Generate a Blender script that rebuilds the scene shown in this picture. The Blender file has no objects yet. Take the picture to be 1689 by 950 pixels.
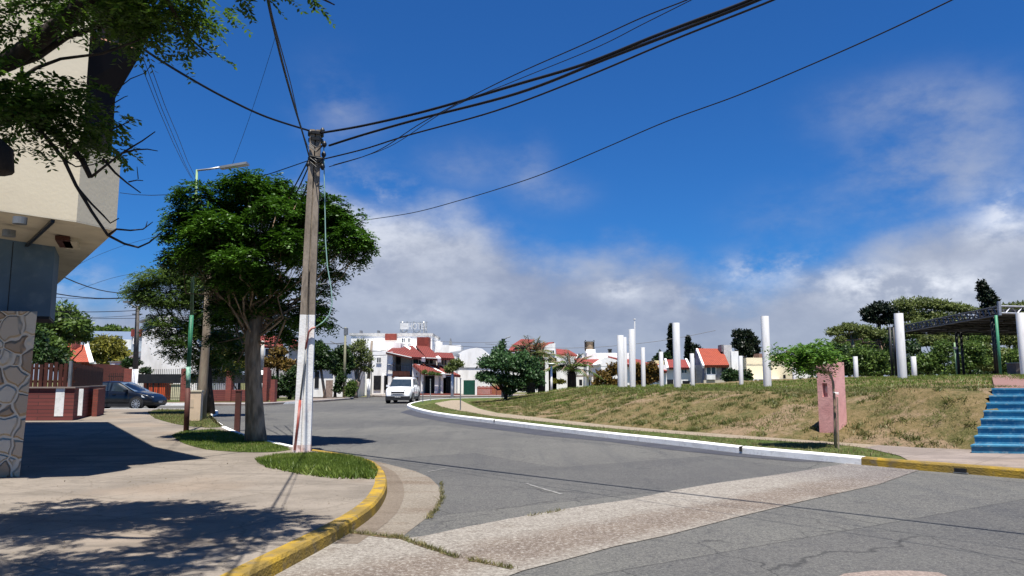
import bpy, math, random
import numpy as np
from mathutils import Vector, Matrix
random.seed(7)
R = math.radians
S = bpy.context.scene
COL = S.collection
# ------------------------------------------------------------------ camera
FPX, CX, CY, HC = 1220.0, 844.5, 475.0, 1.6
PITCH = math.atan(150.0/1220.0)
CP, SP = math.cos(PITCH), math.sin(PITCH)
cam = bpy.data.cameras.new('camera'); camo = bpy.data.objects.new('camera', cam); COL.objects.link(camo)
camo.location = (0, 0, HC); camo.rotation_euler = (R(90)+PITCH, 0, 0)
cam.sensor_width = 36; cam.lens = FPX/1689*36; cam.clip_start = 0.05; cam.clip_end = 3000
S.camera = camo
# ------------------------------------------------------------------ sun, exposure
SUN_EL = R(73.6); SHX, SHY = -0.05, 0.29          # shadow displacement per metre of height
sun = bpy.data.lights.new('sun', 'SUN'); sun.energy = 5.0; sun.angle = R(0.5); sun.color = (1.0, 0.955, 0.88)
suno = bpy.data.objects.new('sun', sun); COL.objects.link(suno)
suno.rotation_euler = Vector((SHX, SHY, -1)).to_track_quat('-Z', 'Y').to_euler()
S.view_settings.view_transform = 'Standard'; S.view_settings.look = 'None'
S.view_settings.gamma = 1; S.view_settings.use_curve_mapping = False
S.view_settings.exposure = 0.82
S.render.resolution_x = 1024; S.render.resolution_y = 576
# ------------------------------------------------------------------ pixel -> real place helpers
def ray(px, py):
    u = (px-CX)/FPX; v = (CY-py)/FPX
    return Vector((u, CP - v*SP, SP + v*CP))
def G(px, py, z=0.0):                       # point of the ground plane at height z
    d = ray(px, py); t = (z-HC)/d.z
    return Vector((d.x*t, d.y*t, z))
def A(px, py, D):                           # point at distance D down the road
    d = ray(px, py); t = D/d.y
    return Vector((d.x*t, D, HC+d.z*t))
def VP(px, py, p0, dr):                     # point of the vertical plane through p0 along dr
    d = ray(px, py); n = Vector((-dr[1], dr[0], 0))
    t = (p0[0]*n.x + p0[1]*n.y)/(d.x*n.x + d.y*n.y)
    return Vector((d.x*t, d.y*t, HC+d.z*t))
# ------------------------------------------------------------------ world: sky with clouds by direction
w = bpy.data.worlds.new('World'); S.world = w; w.use_nodes = True
def build_world():
    nt = w.node_tree; N = nt.nodes; L = nt.links; N.clear()
    def n(t, **k):
        o = N.new(t)
        for a, b in k.items(): setattr(o, a, b)
        return o
    def m(op, a, b=None, c=None, clamp=False):
        o = n('ShaderNodeMath', operation=op, use_clamp=clamp)
        for i, q in enumerate((a, b, c)):
            if q is None: continue
            if isinstance(q, (int, float)): o.inputs[i].default_value = q
            else: L.new(q, o.inputs[i])
        return o.outputs[0]
    def sstep(x, a, b):
        o = n('ShaderNodeMapRange', interpolation_type='SMOOTHSTEP')
        L.new(x, o.inputs[0]); o.inputs[1].default_value = a; o.inputs[2].default_value = b
        return o.outputs[0]
    def mix(f, a, b, t='MIX'):
        o = n('ShaderNodeMix', data_type='RGBA', blend_type=t)
        for q, i in ((f, 0), (a, 6), (b, 7)):
            if isinstance(q, (int, float)): o.inputs[i].default_value = q
            elif isinstance(q, tuple): o.inputs[i].default_value = (*q, 1)
            else: L.new(q, o.inputs[i])
        return o.outputs[2]
    sky = n('ShaderNodeTexSky', sky_type='NISHITA'); sky.sun_disc = False
    sky.sun_elevation = SUN_EL; sky.sun_rotation = math.atan2(-SHX, -SHY); sky.altitude = 10
    sky.air_density = 1.0; sky.dust_density = 0.4; sky.ozone_density = 3.0
    tc = n('ShaderNodeTexCoord'); sx = n('ShaderNodeSeparateXYZ'); L.new(tc.outputs['Generated'], sx.inputs[0])
    az = m('ARCTAN2', sx.outputs[0], sx.outputs[1]); el = m('ARCSINE', sx.outputs[2])
    def ae(px, py):
        d = ray(px, py).normalized(); return math.atan2(d.x, d.y), math.asin(d.z)
    def noise(sc, det, ro, zs=1.0, off=0.0):
        mp = n('ShaderNodeMapping'); L.new(tc.outputs['Generated'], mp.inputs[0]); mp.inputs['Scale'].default_value = (1, 1, zs)
        mp.inputs['Location'].default_value = (off, off, off)
        o = n('ShaderNodeTexNoise'); L.new(mp.outputs[0], o.inputs['Vector'])
        o.inputs['Scale'].default_value = sc; o.inputs['Detail'].default_value = det; o.inputs['Roughness'].default_value = ro
        return o.outputs[0]
    n1 = noise(4.5, 7, 0.55, 1.6, 3.1); n2 = noise(11, 6, 0.6, 1.8, 1.7); n3 = noise(2.2, 4, 0.5, 1.3, 5.5); n4 = noise(30, 5, 0.6, 1.5, 9.2)
    # cloud bank: top elevation by azimuth
    fc = n('ShaderNodeFloatCurve'); cv = fc.mapping.curves[0]
    pts = [(60,462),(200,455),(330,420),(420,330),(480,278),(545,275),(620,300),(700,312),(765,325),(820,362),(880,402),(940,418),(1000,398),(1090,392),(1170,425),(1250,430),(1310,402),(1400,372),(1500,345),(1600,325),(1720,300),(1800,300)]
    cv.points[0].location = (0, 0.0); cv.points[1].location = (1, 0.0)
    cv.points.new(.12, 0.0); cv.points.new(.90, 0.1)
    for px, py in pts:
        a, e = ae(px, py); cv.points.new(a/2+0.5, e)
    fc.mapping.update()
    L.new(m('ADD', m('MULTIPLY', az, 0.5), 0.5, clamp=True), fc.inputs['Value'])
    top = fc.outputs[0]
    d = m('SUBTRACT', top, el)
    d = m('ADD', d, m('MULTIPLY', m('SUBTRACT', n1, 0.5), 0.11))
    d = m('ADD', d, m('MULTIPLY', m('SUBTRACT', n2, 0.5), 0.07))
    bank = m('MULTIPLY', sstep(d, -0.012, 0.07), 0.93)
    def blob(px, py, rx, ry):
        a, e = ae(px, py)
        x = m('DIVIDE', m('SUBTRACT', az, a), rx/FPX); y = m('DIVIDE', m('SUBTRACT', el, e), ry/FPX)
        q = m('ADD', m('MULTIPLY', x, x), m('MULTIPLY', y, y))
        return m('EXPONENT', m('MULTIPLY', q, -1.0))
    def blobs(ls):
        acc = None
        for px, py, rx, ry, s in ls:
            b = m('MULTIPLY', blob(px, py, rx, ry), s)
            acc = b if acc is None else m('ADD', acc, b)
        return acc
    wisps = blobs([(1480,170,110,38,.30),(1600,200,90,45,.30),(1560,275,110,45,.26),(1450,265,60,40,.18),(1560,330,160,50,.3),(560,175,60,55,.3),(760,275,70,36,.22),(870,285,40,45,.3),(925,320,50,26,.2),(1280,370,60,40,.2)])
    wisps = m('MULTIPLY', wisps, sstep(m('ADD', m('MULTIPLY', n1, .5), m('MULTIPLY', n2, .5)), 0.36, 0.66))
    wisps = m('MULTIPLY', wisps, 1.5, clamp=True)
    white = blobs([(1025,478,36,20,.9),(1235,447,62,32,.75),(1335,440,50,24,.7),(1420,468,60,26,.8),(1500,478,80,30,.9),(1580,470,70,26,.6),(1672,345,50,42,.8),(1640,375,40,30,.5),(100,470,70,42,.7),(700,515,60,20,.4),(620,340,110,50,.6),(700,400,120,50,.4),(590,430,60,60,.3),(1150,490,60,28,.5),(560,330,60,60,.25),(800,470,160,70,.12)])
    white = m('MULTIPLY', white, sstep(m('ADD', m('MULTIPLY', n2, .6), m('MULTIPLY', n4, .4)), 0.36, 0.62), clamp=True)
    # cloud colour: soft greys with lilac and blue, brighter puffs
    g1 = mix(sstep(n3, 0.35, 0.68), (0.31, 0.36, 0.50), (0.46, 0.50, 0.60))
    g2 = mix(sstep(n2, 0.35, 0.7), g1, (0.50, 0.55, 0.67))
    cc = mix(0.6, g1, g2)
    cc = mix(m('MULTIPLY', white, .85), cc, (0.95, 0.98, 1.05))
    hz = sstep(el, 0.02, -0.02)
    base = mix(1.0, sky.outputs[0], (0.225, 0.68, 1.27), 'MULTIPLY')
    # bring clouds to the sky's own range
    SC = 10.6
    cs = mix(1.0, cc, (SC, SC, SC), 'MULTIPLY')
    f = m('MAXIMUM', bank, wisps); f = m('MAXIMUM', f, m('MULTIPLY', white, .8))
    out = mix(f, base, cs)
    bg = n('ShaderNodeBackground'); bg.inputs['Strength'].default_value = 0.052
    L.new(out, bg.inputs[0]); o = n('ShaderNodeOutputWorld'); L.new(bg.outputs[0], o.inputs[0])
build_world()
# ------------------------------------------------------------------ materials
MATS = {}
def mat(name, c1, c2=None, rough=.8, nsc=4, lo=.35, hi=.65, bump=0, bsc=40, metal=0, spec=.3, c3=None, n3sc=30, f3=.5, det=5, stretch=None, coat=0):
    """two or three colours blended by noise in object space, with bump"""
    if name in MATS: return MATS[name]
    M_ = bpy.data.materials.new(name); M_.use_nodes = True; nt = M_.node_tree; N = nt.nodes; L = nt.links
    b = N['Principled BSDF']; b.inputs['Roughness'].default_value = rough; b.inputs['Metallic'].default_value = metal
    b.inputs['Specular IOR Level'].default_value = spec; b.inputs['Coat Weight'].default_value = coat
    tc = N.new('ShaderNodeTexCoord'); src = tc.outputs['Object']
    if stretch:
        mp = N.new('ShaderNodeMapping'); mp.inputs['Scale'].default_value = stretch; L.new(src, mp.inputs[0]); src = mp.outputs[0]
    def nz(s, d=det):
        o = N.new('ShaderNodeTexNoise'); o.inputs['Scale'].default_value = s; o.inputs['Detail'].default_value = d; L.new(src, o.inputs['Vector']); return o.outputs[0]
    def mx(f, a, c):
        o = N.new('ShaderNodeMix'); o.data_type = 'RGBA'; L.new(f, o.inputs[0])
        for q, i in ((a, 6), (c, 7)):
            if isinstance(q, tuple): o.inputs[i].default_value = (*q, 1)
            else: L.new(q, o.inputs[i])
        return o.outputs[2]
    def ss(x, a, c, mxv=1.0):
        o = N.new('ShaderNodeMapRange'); o.interpolation_type = 'SMOOTHSTEP'; L.new(x, o.inputs[0]); o.inputs[1].default_value = a; o.inputs[2].default_value = c; o.inputs[4].default_value = mxv; return o.outputs[0]
    if c2 is None: c2 = tuple(q*.8 for q in c1)
    col = mx(ss(nz(nsc), lo, hi), c1, c2)
    if c3 is not None: col = mx(ss(nz(n3sc), .5, .72, f3), col, c3)
    L.new(col, b.inputs['Base Color'])
    if bump:
        bp = N.new('ShaderNodeBump'); bp.inputs['Strength'].default_value = bump; bp.inputs['Distance'].default_value = .02; L.new(nz(bsc, 6), bp.inputs['Height']); L.new(bp.outputs[0], b.inputs['Normal'])
    MATS[name] = M_; M_['x'] = 1
    return M_
def leafmat(name, dark, light, trans=.3, tip=None):
    if name in MATS: return MATS[name]
    M_ = bpy.data.materials.new(name); M_.use_nodes = True; nt = M_.node_tree; N = nt.nodes; L = nt.links
    N.remove(N['Principled BSDF'])
    g = N.new('ShaderNodeNewGeometry'); cr = N.new('ShaderNodeValToRGB'); e = cr.color_ramp.elements
    e[0].color = (*dark, 1); e[1].color = (*light, 1); e[0].position = .1; e[1].position = .9
    if tip:
        q = e.new(1.0); q.color = (*tip, 1); e[1].position = .8
    tc = N.new('ShaderNodeTexCoord'); nz = N.new('ShaderNodeTexNoise'); nz.inputs['Scale'].default_value = 1.1; nz.inputs['Detail'].default_value = 2; L.new(tc.outputs['Object'], nz.inputs['Vector'])
    a = N.new('ShaderNodeMath'); a.operation = 'MULTIPLY_ADD'; L.new(g.outputs['Random Per Island'], a.inputs[0]); a.inputs[1].default_value = .55
    mr = N.new('ShaderNodeMapRange'); L.new(nz.outputs[0], mr.inputs[0]); mr.inputs[1].default_value = .3; mr.inputs[2].default_value = .7; mr.inputs[4].default_value = .45; L.new(mr.outputs[0], a.inputs[2]); L.new(a.outputs[0], cr.inputs[0])
    d = N.new('ShaderNodeBsdfPrincipled'); L.new(cr.outputs[0], d.inputs['Base Color']); d.inputs['Roughness'].default_value = .45; d.inputs['Specular IOR Level'].default_value = .25
    t = N.new('ShaderNodeBsdfTranslucent'); L.new(cr.outputs[0], t.inputs[0]); ms = N.new('ShaderNodeMixShader'); ms.inputs[0].default_value = trans
    L.new(d.outputs[0], ms.inputs[1]); L.new(t.outputs[0], ms.inputs[2]); L.new(ms.outputs[0], N['Material Output'].inputs[0])
    MATS[name] = M_; return M_
def nodemat(name):
    M_ = bpy.data.materials.new(name); M_.use_nodes = True; MATS[name] = M_
    return M_, M_.node_tree.nodes, M_.node_tree.links, M_.node_tree.nodes['Principled BSDF']
class NB:                                       # tiny node helper
    def __init__(s, N, L): s.N, s.L = N, L
    def put(s, q, sock):
        if isinstance(q, (int, float)): sock.default_value = q
        elif isinstance(q, tuple): sock.default_value = (*q, 1) if len(q) == 3 and sock.type == 'RGBA' else q
        else: s.L.new(q, sock)
    def co(s, scale=(1,1,1), rot=(0,0,0), loc=(0,0,0)):
        t = s.N.new('ShaderNodeTexCoord'); m = s.N.new('ShaderNodeMapping'); m.inputs['Scale'].default_value = scale; m.inputs['Rotation'].default_value = rot; m.inputs['Location'].default_value = loc
        s.L.new(t.outputs['Object'], m.inputs[0]); return m.outputs[0]
    def noise(s, sc, det=4, ro=.5, co=None):
        o = s.N.new('ShaderNodeTexNoise'); o.inputs['Scale'].default_value = sc; o.inputs['Detail'].default_value = det; o.inputs['Roughness'].default_value = ro; s.L.new(co or s.co(), o.inputs['Vector']); return o.outputs[0]
    def vor(s, sc, feat='F1', co=None, out=0):
        o = s.N.new('ShaderNodeTexVoronoi'); o.feature = feat; o.inputs['Scale'].default_value = sc; s.L.new(co or s.co(), o.inputs['Vector']); return o.outputs[out]
    def ss(s, x, a, b, lo=0., hi=1.):
        o = s.N.new('ShaderNodeMapRange'); o.interpolation_type = 'SMOOTHSTEP'; s.L.new(x, o.inputs[0]); o.inputs[1].default_value = a; o.inputs[2].default_value = b; o.inputs[3].default_value = lo; o.inputs[4].default_value = hi; return o.outputs[0]
    def mix(s, f, a, b, t='MIX'):
        o = s.N.new('ShaderNodeMix'); o.data_type = 'RGBA'; o.blend_type = t; s.put(f, o.inputs[0]); s.put(a, o.inputs[6]); s.put(b, o.inputs[7]); return o.outputs[2]
    def m(s, op, a, b=0., clamp=False):
        o = s.N.new('ShaderNodeMath'); o.operation = op; o.use_clamp = clamp; s.put(a, o.inputs[0]); s.put(b, o.inputs[1]); return o.outputs[0]
    def bump(s, h, st, dist=.01):
        o = s.N.new('ShaderNodeBump'); o.inputs['Strength'].default_value = st; o.inputs['Distance'].default_value = dist; s.L.new(h, o.inputs['Height']); return o.outputs[0]
# asphalt: worn, patched, with aggregate speckle and sealed cracks
def asphalt():
    M_, N, L, b = nodemat('asphalt'); q = NB(N, L)
    big = q.noise(.16, 4); med = q.noise(.9, 5, .6); sp = q.noise(34, 5, .9); sp3 = q.noise(9, 5, .85); st = q.noise(.5, 5, .65, q.co((1, 1, 1), (0, 0, R(35))))
    c = q.mix(q.ss(big, .38, .62), (.082, .080, .077), (.112, .108, .100))
    c = q.mix(q.ss(med, .42, .75, 0, .6), c, (.125, .124, .112))
    streak = q.noise(1.0, 5, .6, q.co((2.2, .16, 1), (0, 0, R(22))))
    c = q.mix(q.ss(streak, .48, .70, 0, .5), c, (.055, .056, .06))
    streak2 = q.noise(1.0, 4, .6, q.co((1.4, .13, 1), (0, 0, R(-40)), (7, 3, 0)))
    c = q.mix(q.ss(streak2, .54, .74, 0, .4), c, (.145, .14, .125))
    c = q.mix(q.ss(sp, .47, .68, 0, .9), c, (.24, .235, .215)); c = q.mix(q.ss(sp, .5, .3, 0, .9), c, (.025, .025, .030)); c = q.mix(q.ss(sp3, .48, .66, 0, .4), c, (.17, .165, .15)); c = q.mix(q.ss(sp3, .5, .34, 0, .45), c, (.045, .046, .052))
    sp2 = q.vor(38, co=q.co((1, 1, 1))); c = q.mix(q.ss(sp2, .22, .08, 0, .35), c, (.30, .29, .27))
    wv = N.new('ShaderNodeVectorMath'); wv.operation = 'MULTIPLY_ADD'; wn = N.new('ShaderNodeTexNoise'); wn.inputs['Scale'].default_value = 1.3; wn.inputs['Detail'].default_value = 6; L.new(q.co(), wn.inputs['Vector']); L.new(wn.outputs[1], wv.inputs[0]); wv.inputs[1].default_value = (1.1, 1.1, 0); L.new(q.co(), wv.inputs[2])
    cr = q.vor(.33, 'DISTANCE_TO_EDGE', wv.outputs[0]); cm = q.m('MULTIPLY', q.ss(cr, .005, .0015), q.ss(big, .45, .52))
    c = q.mix(q.m('MULTIPLY', cm, .55), c, (.028, .028, .028))
    pt = N.new('ShaderNodeTexBrick'); L.new(q.co((1, 1, 1), (0, 0, R(-32)), (3.3, 1.2, 0)), pt.inputs['Vector']); pt.inputs['Scale'].default_value = 1; pt.inputs['Brick Width'].default_value = 7.5; pt.inputs['Row Height'].default_value = 3.1; pt.inputs['Mortar Size'].default_value = .012
    pt.inputs['Color1'].default_value = (.80, .80, .82, 1); pt.inputs['Color2'].default_value = (1.18, 1.17, 1.12, 1); pt.inputs['Mortar'].default_value = (.45, .45, .45, 1); c = q.mix(.75, c, pt.outputs[0], 'MULTIPLY')
    oil = q.noise(1.1, 4, .6, q.co((1, 1, 1), (0, 0, 0), (11, 4, 0))); c = q.mix(q.ss(oil, .64, .74, 0, .55), c, (.04, .04, .042))
    c = q.mix(1.0, c, (.84, .84, .84), 'MULTIPLY'); L.new(c, b.inputs['Base Color']); b.inputs['Roughness'].default_value = .85; b.inputs['Specular IOR Level'].default_value = .25
    L.new(q.bump(sp, .7, .008), b.inputs['Normal']); return M_
def agg_concrete(name, base, alt, stain, spk=.7):
    M_, N, L, b = nodemat(name); q = NB(N, L)
    c = q.mix(q.ss(q.noise(.7, 5, .6), .35, .65), base, alt)
    c = q.mix(q.ss(q.noise(1.0, 5, .62, q.co((.55, 1.3, 1), (0, 0, R(40)))), .48, .68, 0, .85), c, stain)
    sp = q.noise(26, 5, .9); c = q.mix(q.ss(sp, .48, .68, 0, spk), c, tuple(min(1, x*1.7) for x in base)); c = q.mix(q.ss(sp, .5, .33, 0, spk), c, tuple(x*.42 for x in base))
    c = q.mix(1.0, c, (.84, .84, .84), 'MULTIPLY'); L.new(c, b.inputs['Base Color']); b.inputs['Roughness'].default_value = .9; b.inputs['Specular IOR Level'].default_value = .2
    L.new(q.bump(sp, .8, .01), b.inputs['Normal']); return M_
def band_mat():
    M_, N, L, b = nodemat('crossing_band_concrete'); q = NB(N, L)
    tc = N.new('ShaderNodeTexCoord'); sp = N.new('ShaderNodeSeparateXYZ'); L.new(tc.outputs['Object'], sp.inputs[0])
    v = q.m('ADD', q.m('MULTIPLY', sp.outputs[0], -.656), q.m('MULTIPLY', sp.outputs[1], .755)); u = q.m('ADD', q.m('MULTIPLY', sp.outputs[0], .755), q.m('MULTIPLY', sp.outputs[1], .656))
    n1 = q.noise(1.3, 6, .65); n2 = q.noise(24, 5, .92); n3 = q.noise(7, 6, .8)
    vv = q.m('ADD', v, q.m('MULTIPLY', q.m('SUBTRACT', n1, .5), .9))
    c = q.mix(q.ss(n3, .4, .62), (.29, .262, .225), (.22, .195, .165))
    mid = q.m('MULTIPLY', q.ss(vv, 4.75, 5.25), q.ss(vv, 6.1, 5.6))
    c = q.mix(q.m('MULTIPLY', mid, .85), c, q.mix(q.ss(n1, .4, .6), (.175, .135, .105), (.135, .10, .078)))
    c = q.mix(q.m('MULTIPLY', q.ss(u, 10.5, 13.2), .75), c, (.135, .12, .118))
    c = q.mix(q.ss(n2, .50, .62, 0, .75), c, (.45, .42, .37)); c = q.mix(q.ss(n2, .47, .36, 0, .8), c, (.085, .07, .058))
    c = q.mix(q.ss(q.noise(2.5, 6, .7, q.co((1, 1, 1), (0, 0, 0), (4, 9, 0))), .56, .68, 0, .5), c, (.14, .11, .085))
    c = q.mix(1.0, c, (.86, .86, .86), 'MULTIPLY')
    L.new(c, b.inputs['Base Color']); b.inputs['Roughness'].default_value = .9; b.inputs['Specular IOR Level'].default_value = .2; L.new(q.bump(n2, .9, .012), b.inputs['Normal']); return M_
def sidewalk_mat(name='sidewalk_concrete', base=(.27, .225, .18), ang=28):
    M_, N, L, b = nodemat(name); q = NB(N, L)
    c = q.mix(q.ss(q.noise(.8, 6, .6), .38, .62), tuple(x*1.08 for x in base), tuple(x*.78 for x in base))
    c = q.mix(q.ss(q.noise(3.5, 6, .7), .5, .75, 0, .6), c, tuple(x*.6 for x in base))
    c = q.mix(q.ss(q.noise(.35, 4), .52, .66, 0, .5), c, (.30, .23, .17))
    sp = q.noise(60, 4, .8); c = q.mix(q.ss(sp, .5, .8, 0, .5), c, tuple(min(1, x*1.5) for x in base)); c = q.mix(q.ss(sp, .48, .25, 0, .5), c, tuple(x*.5 for x in base))
    co = q.co((1, 1, 1), (0, 0, R(ang)))
    br = N.new('ShaderNodeTexBrick'); L.new(co, br.inputs['Vector']); br.inputs['Scale'].default_value = 1; br.inputs['Brick Width'].default_value = 1.5; br.inputs['Row Height'].default_value = 1.2; br.inputs['Mortar Size'].default_value = .012; br.offset = 0
    br.inputs['Color1'].default_value = (0, 0, 0, 1); br.inputs['Color2'].default_value = (0.35, .35, .35, 1); br.inputs['Mortar'].default_value = (1, 1, 1, 1)
    sep = N.new('ShaderNodeSeparateColor'); L.new(br.outputs[0], sep.inputs[0])
    c = q.mix(q.m('MULTIPLY', sep.outputs[0], .42), c, (.10, .085, .06))
    wv = N.new('ShaderNodeVectorMath'); wv.operation = 'MULTIPLY_ADD'; wn = N.new('ShaderNodeTexNoise'); wn.inputs['Scale'].default_value = 2.2; wn.inputs['Detail'].default_value = 5; L.new(q.co(), wn.inputs['Vector']); L.new(wn.outputs[1], wv.inputs[0]); wv.inputs[1].default_value = (.5, .5, 0); L.new(q.co(), wv.inputs[2])
    crk = q.vor(.30, 'DISTANCE_TO_EDGE', wv.outputs[0]); c = q.mix(q.m('MULTIPLY', q.ss(crk, .005, .001), .45), c, (.12, .10, .075))
    drk = q.noise(7, 6, .85); c = q.mix(q.ss(drk, .52, .70, 0, .5), c, tuple(x*.5 for x in base))
    wob = q.noise(.9, 5, .6, q.co((.35, 3.2, 1), (0, 0, R(8)))); c = q.mix(q.ss(wob, .53, .68, 0, .6), c, tuple(x*.55 for x in base))
    c = q.mix(1.0, c, (.84, .84, .84), 'MULTIPLY'); L.new(c, b.inputs['Base Color']); b.inputs['Roughness'].default_value = .9; b.inputs['Specular IOR Level'].default_value = .2
    L.new(q.bump(q.m('ADD', sp, q.m('MULTIPLY', sep.outputs[0], -1.)), .5, .01), b.inputs['Normal']); return M_
def turf(name, g1, g2, dry, soil, dl=.42, dh=.6, sl=.55, sh=.66):
    M_, N, L, b = nodemat(name); q = NB(N, L)
    c = q.mix(q.ss(q.noise(2.2, 6, .7), .4, .62), g1, g2)
    c = q.mix(q.ss(q.noise(.9, 6, .7, q.co((1, 1, .4))), dl, dh), c, dry)
    s1 = q.noise(.55, 7, .72, q.co((1, 1, 1), (0, 0, 0), (3, 8, 1))); c = q.mix(q.ss(s1, sl, sh), c, soil)
    f = q.noise(34, 4, .8); c = q.mix(q.ss(f, .5, .75, 0, .5), c, tuple(min(1, x*1.6) for x in dry)); c = q.mix(q.ss(f, .5, .28, 0, .6), c, tuple(x*.35 for x in g1))
    c2n = q.noise(7, 6, .85); c = q.mix(q.ss(c2n, .5, .64, 0, .75), c, tuple(x*.6 for x in g1)); c = q.mix(q.ss(c2n, .48, .36, 0, .5), c, tuple(min(1, x*1.15) for x in soil))
    c = q.mix(1.0, c, (.84, .84, .84), 'MULTIPLY'); L.new(c, b.inputs['Base Color']); b.inputs['Roughness'].default_value = .95; b.inputs['Specular IOR Level'].default_value = .1
    L.new(q.bump(q.noise(14, 6, .8), 1.0, .06), b.inputs['Normal']); return M_
def brickmat(name, c1, c2, mortar, sc=1, bw=.25, rh=.075, rot=(R(90), 0, 0), ms=.008, bumpy=.6):
    M_, N, L, b = nodemat(name); q = NB(N, L)
    tc = N.new('ShaderNodeTexCoord'); sp = N.new('ShaderNodeSeparateXYZ'); L.new(tc.outputs['Object'], sp.inputs[0])
    cb = N.new('ShaderNodeCombineXYZ'); s2 = q.m('ADD', sp.outputs[0], sp.outputs[1])
    if rot is None: L.new(sp.outputs[0], cb.inputs[0]); L.new(sp.outputs[1], cb.inputs[1])
    else: L.new(s2, cb.inputs[0]); L.new(sp.outputs[2], cb.inputs[1])
    br = N.new('ShaderNodeTexBrick'); L.new(cb.outputs[0], br.inputs['Vector']); br.inputs['Scale'].default_value = sc; br.inputs['Brick Width'].default_value = bw; br.inputs['Row Height'].default_value = rh; br.inputs['Mortar Size'].default_value = ms
    br.inputs['Color1'].default_value = (*c1, 1); br.inputs['Color2'].default_value = (*c2, 1); br.inputs['Mortar'].default_value = (*mortar, 1)
    c = q.mix(q.ss(q.noise(3, 5, .7), .5, .75, 0, .5), br.outputs[0], tuple(x*.55 for x in c1))
    L.new(c, b.inputs['Base Color']); b.inputs['Roughness'].default_value = .85
    L.new(q.bump(br.outputs[1], -bumpy, .01), b.inputs['Normal']); return M_
def tilemat(name, c1, c2, ax=0, w=.22):
    """barrel tiles: ridges running down the slope, rows across"""
    M_, N, L, b = nodemat(name); q = NB(N, L)
    tc = N.new('ShaderNodeTexCoord'); sp = N.new('ShaderNodeSeparateXYZ'); L.new(tc.outputs['Object'], sp.inputs[0])
    s = q.m('SINE', q.m('MULTIPLY', sp.outputs[ax], 2*math.pi/w)); s3 = q.m('SINE', q.m('MULTIPLY', sp.outputs[2], 2*math.pi/.16))
    c = q.mix(q.ss(q.noise(1.6, 5, .7), .35, .65), c1, c2); c = q.mix(q.ss(q.noise(9, 3, .7), .5, .7, 0, .5), c, tuple(x*.5 for x in c1))
    c = q.mix(q.ss(s, -.55, -.95, 0, .55), c, tuple(x*.25 for x in c1)); c = q.mix(q.ss(s3, .7, 1, 0, .4), c, tuple(x*.35 for x in c1))
    L.new(c, b.inputs['Base Color']); b.inputs['Roughness'].default_value = .8; L.new(q.bump(s, .8, .05), b.inputs['Normal']); return M_
def stonemat(name):
    M_, N, L, b = nodemat(name); q = NB(N, L)
    wv = q.noise(2.2, 2); co = q.co((1.0, 1.0, .75))
    add = N.new('ShaderNodeVectorMath'); add.operation = 'MULTIPLY_ADD'; L.new(N.new('ShaderNodeTexCoord').outputs['Object'], add.inputs[2])
    nn = N.new('ShaderNodeTexNoise'); nn.inputs['Scale'].default_value = 2.5; L.new(co, nn.inputs['Vector']); L.new(nn.outputs[1], add.inputs[0]); add.inputs[1].default_value = (.3, .3, .3)
    v = N.new('ShaderNodeTexVoronoi'); v.inputs['Scale'].default_value = 3.2; L.new(add.outputs[0], v.inputs['Vector'])
    sc = N.new('ShaderNodeSeparateColor'); L.new(v.outputs['Color'], sc.inputs[0])
    e = N.new('ShaderNodeTexVoronoi'); e.feature = 'DISTANCE_TO_EDGE'; e.inputs['Scale'].default_value = 3.2; L.new(add.outputs[0], e.inputs['Vector'])
    c = q.mix(q.ss(sc.outputs[0], .45, .6), (.56, .475, .36), (.48, .36, .24)); c = q.mix(q.ss(sc.outputs[1], .7, .8), c, (.34, .23, .14))
    c = q.mix(q.ss(q.noise(6, 5, .7), .5, .75, 0, .5), c, (.35, .31, .26)); c = q.mix(q.ss(e.outputs[0], .045, .025), c, (.54, .46, .35))
    L.new(c, b.inputs['Base Color']); b.inputs['Roughness'].default_value = .7; L.new(q.bump(q.ss(e.outputs[0], .03, .12), 1., .05), b.inputs['Normal']); return M_
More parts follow.
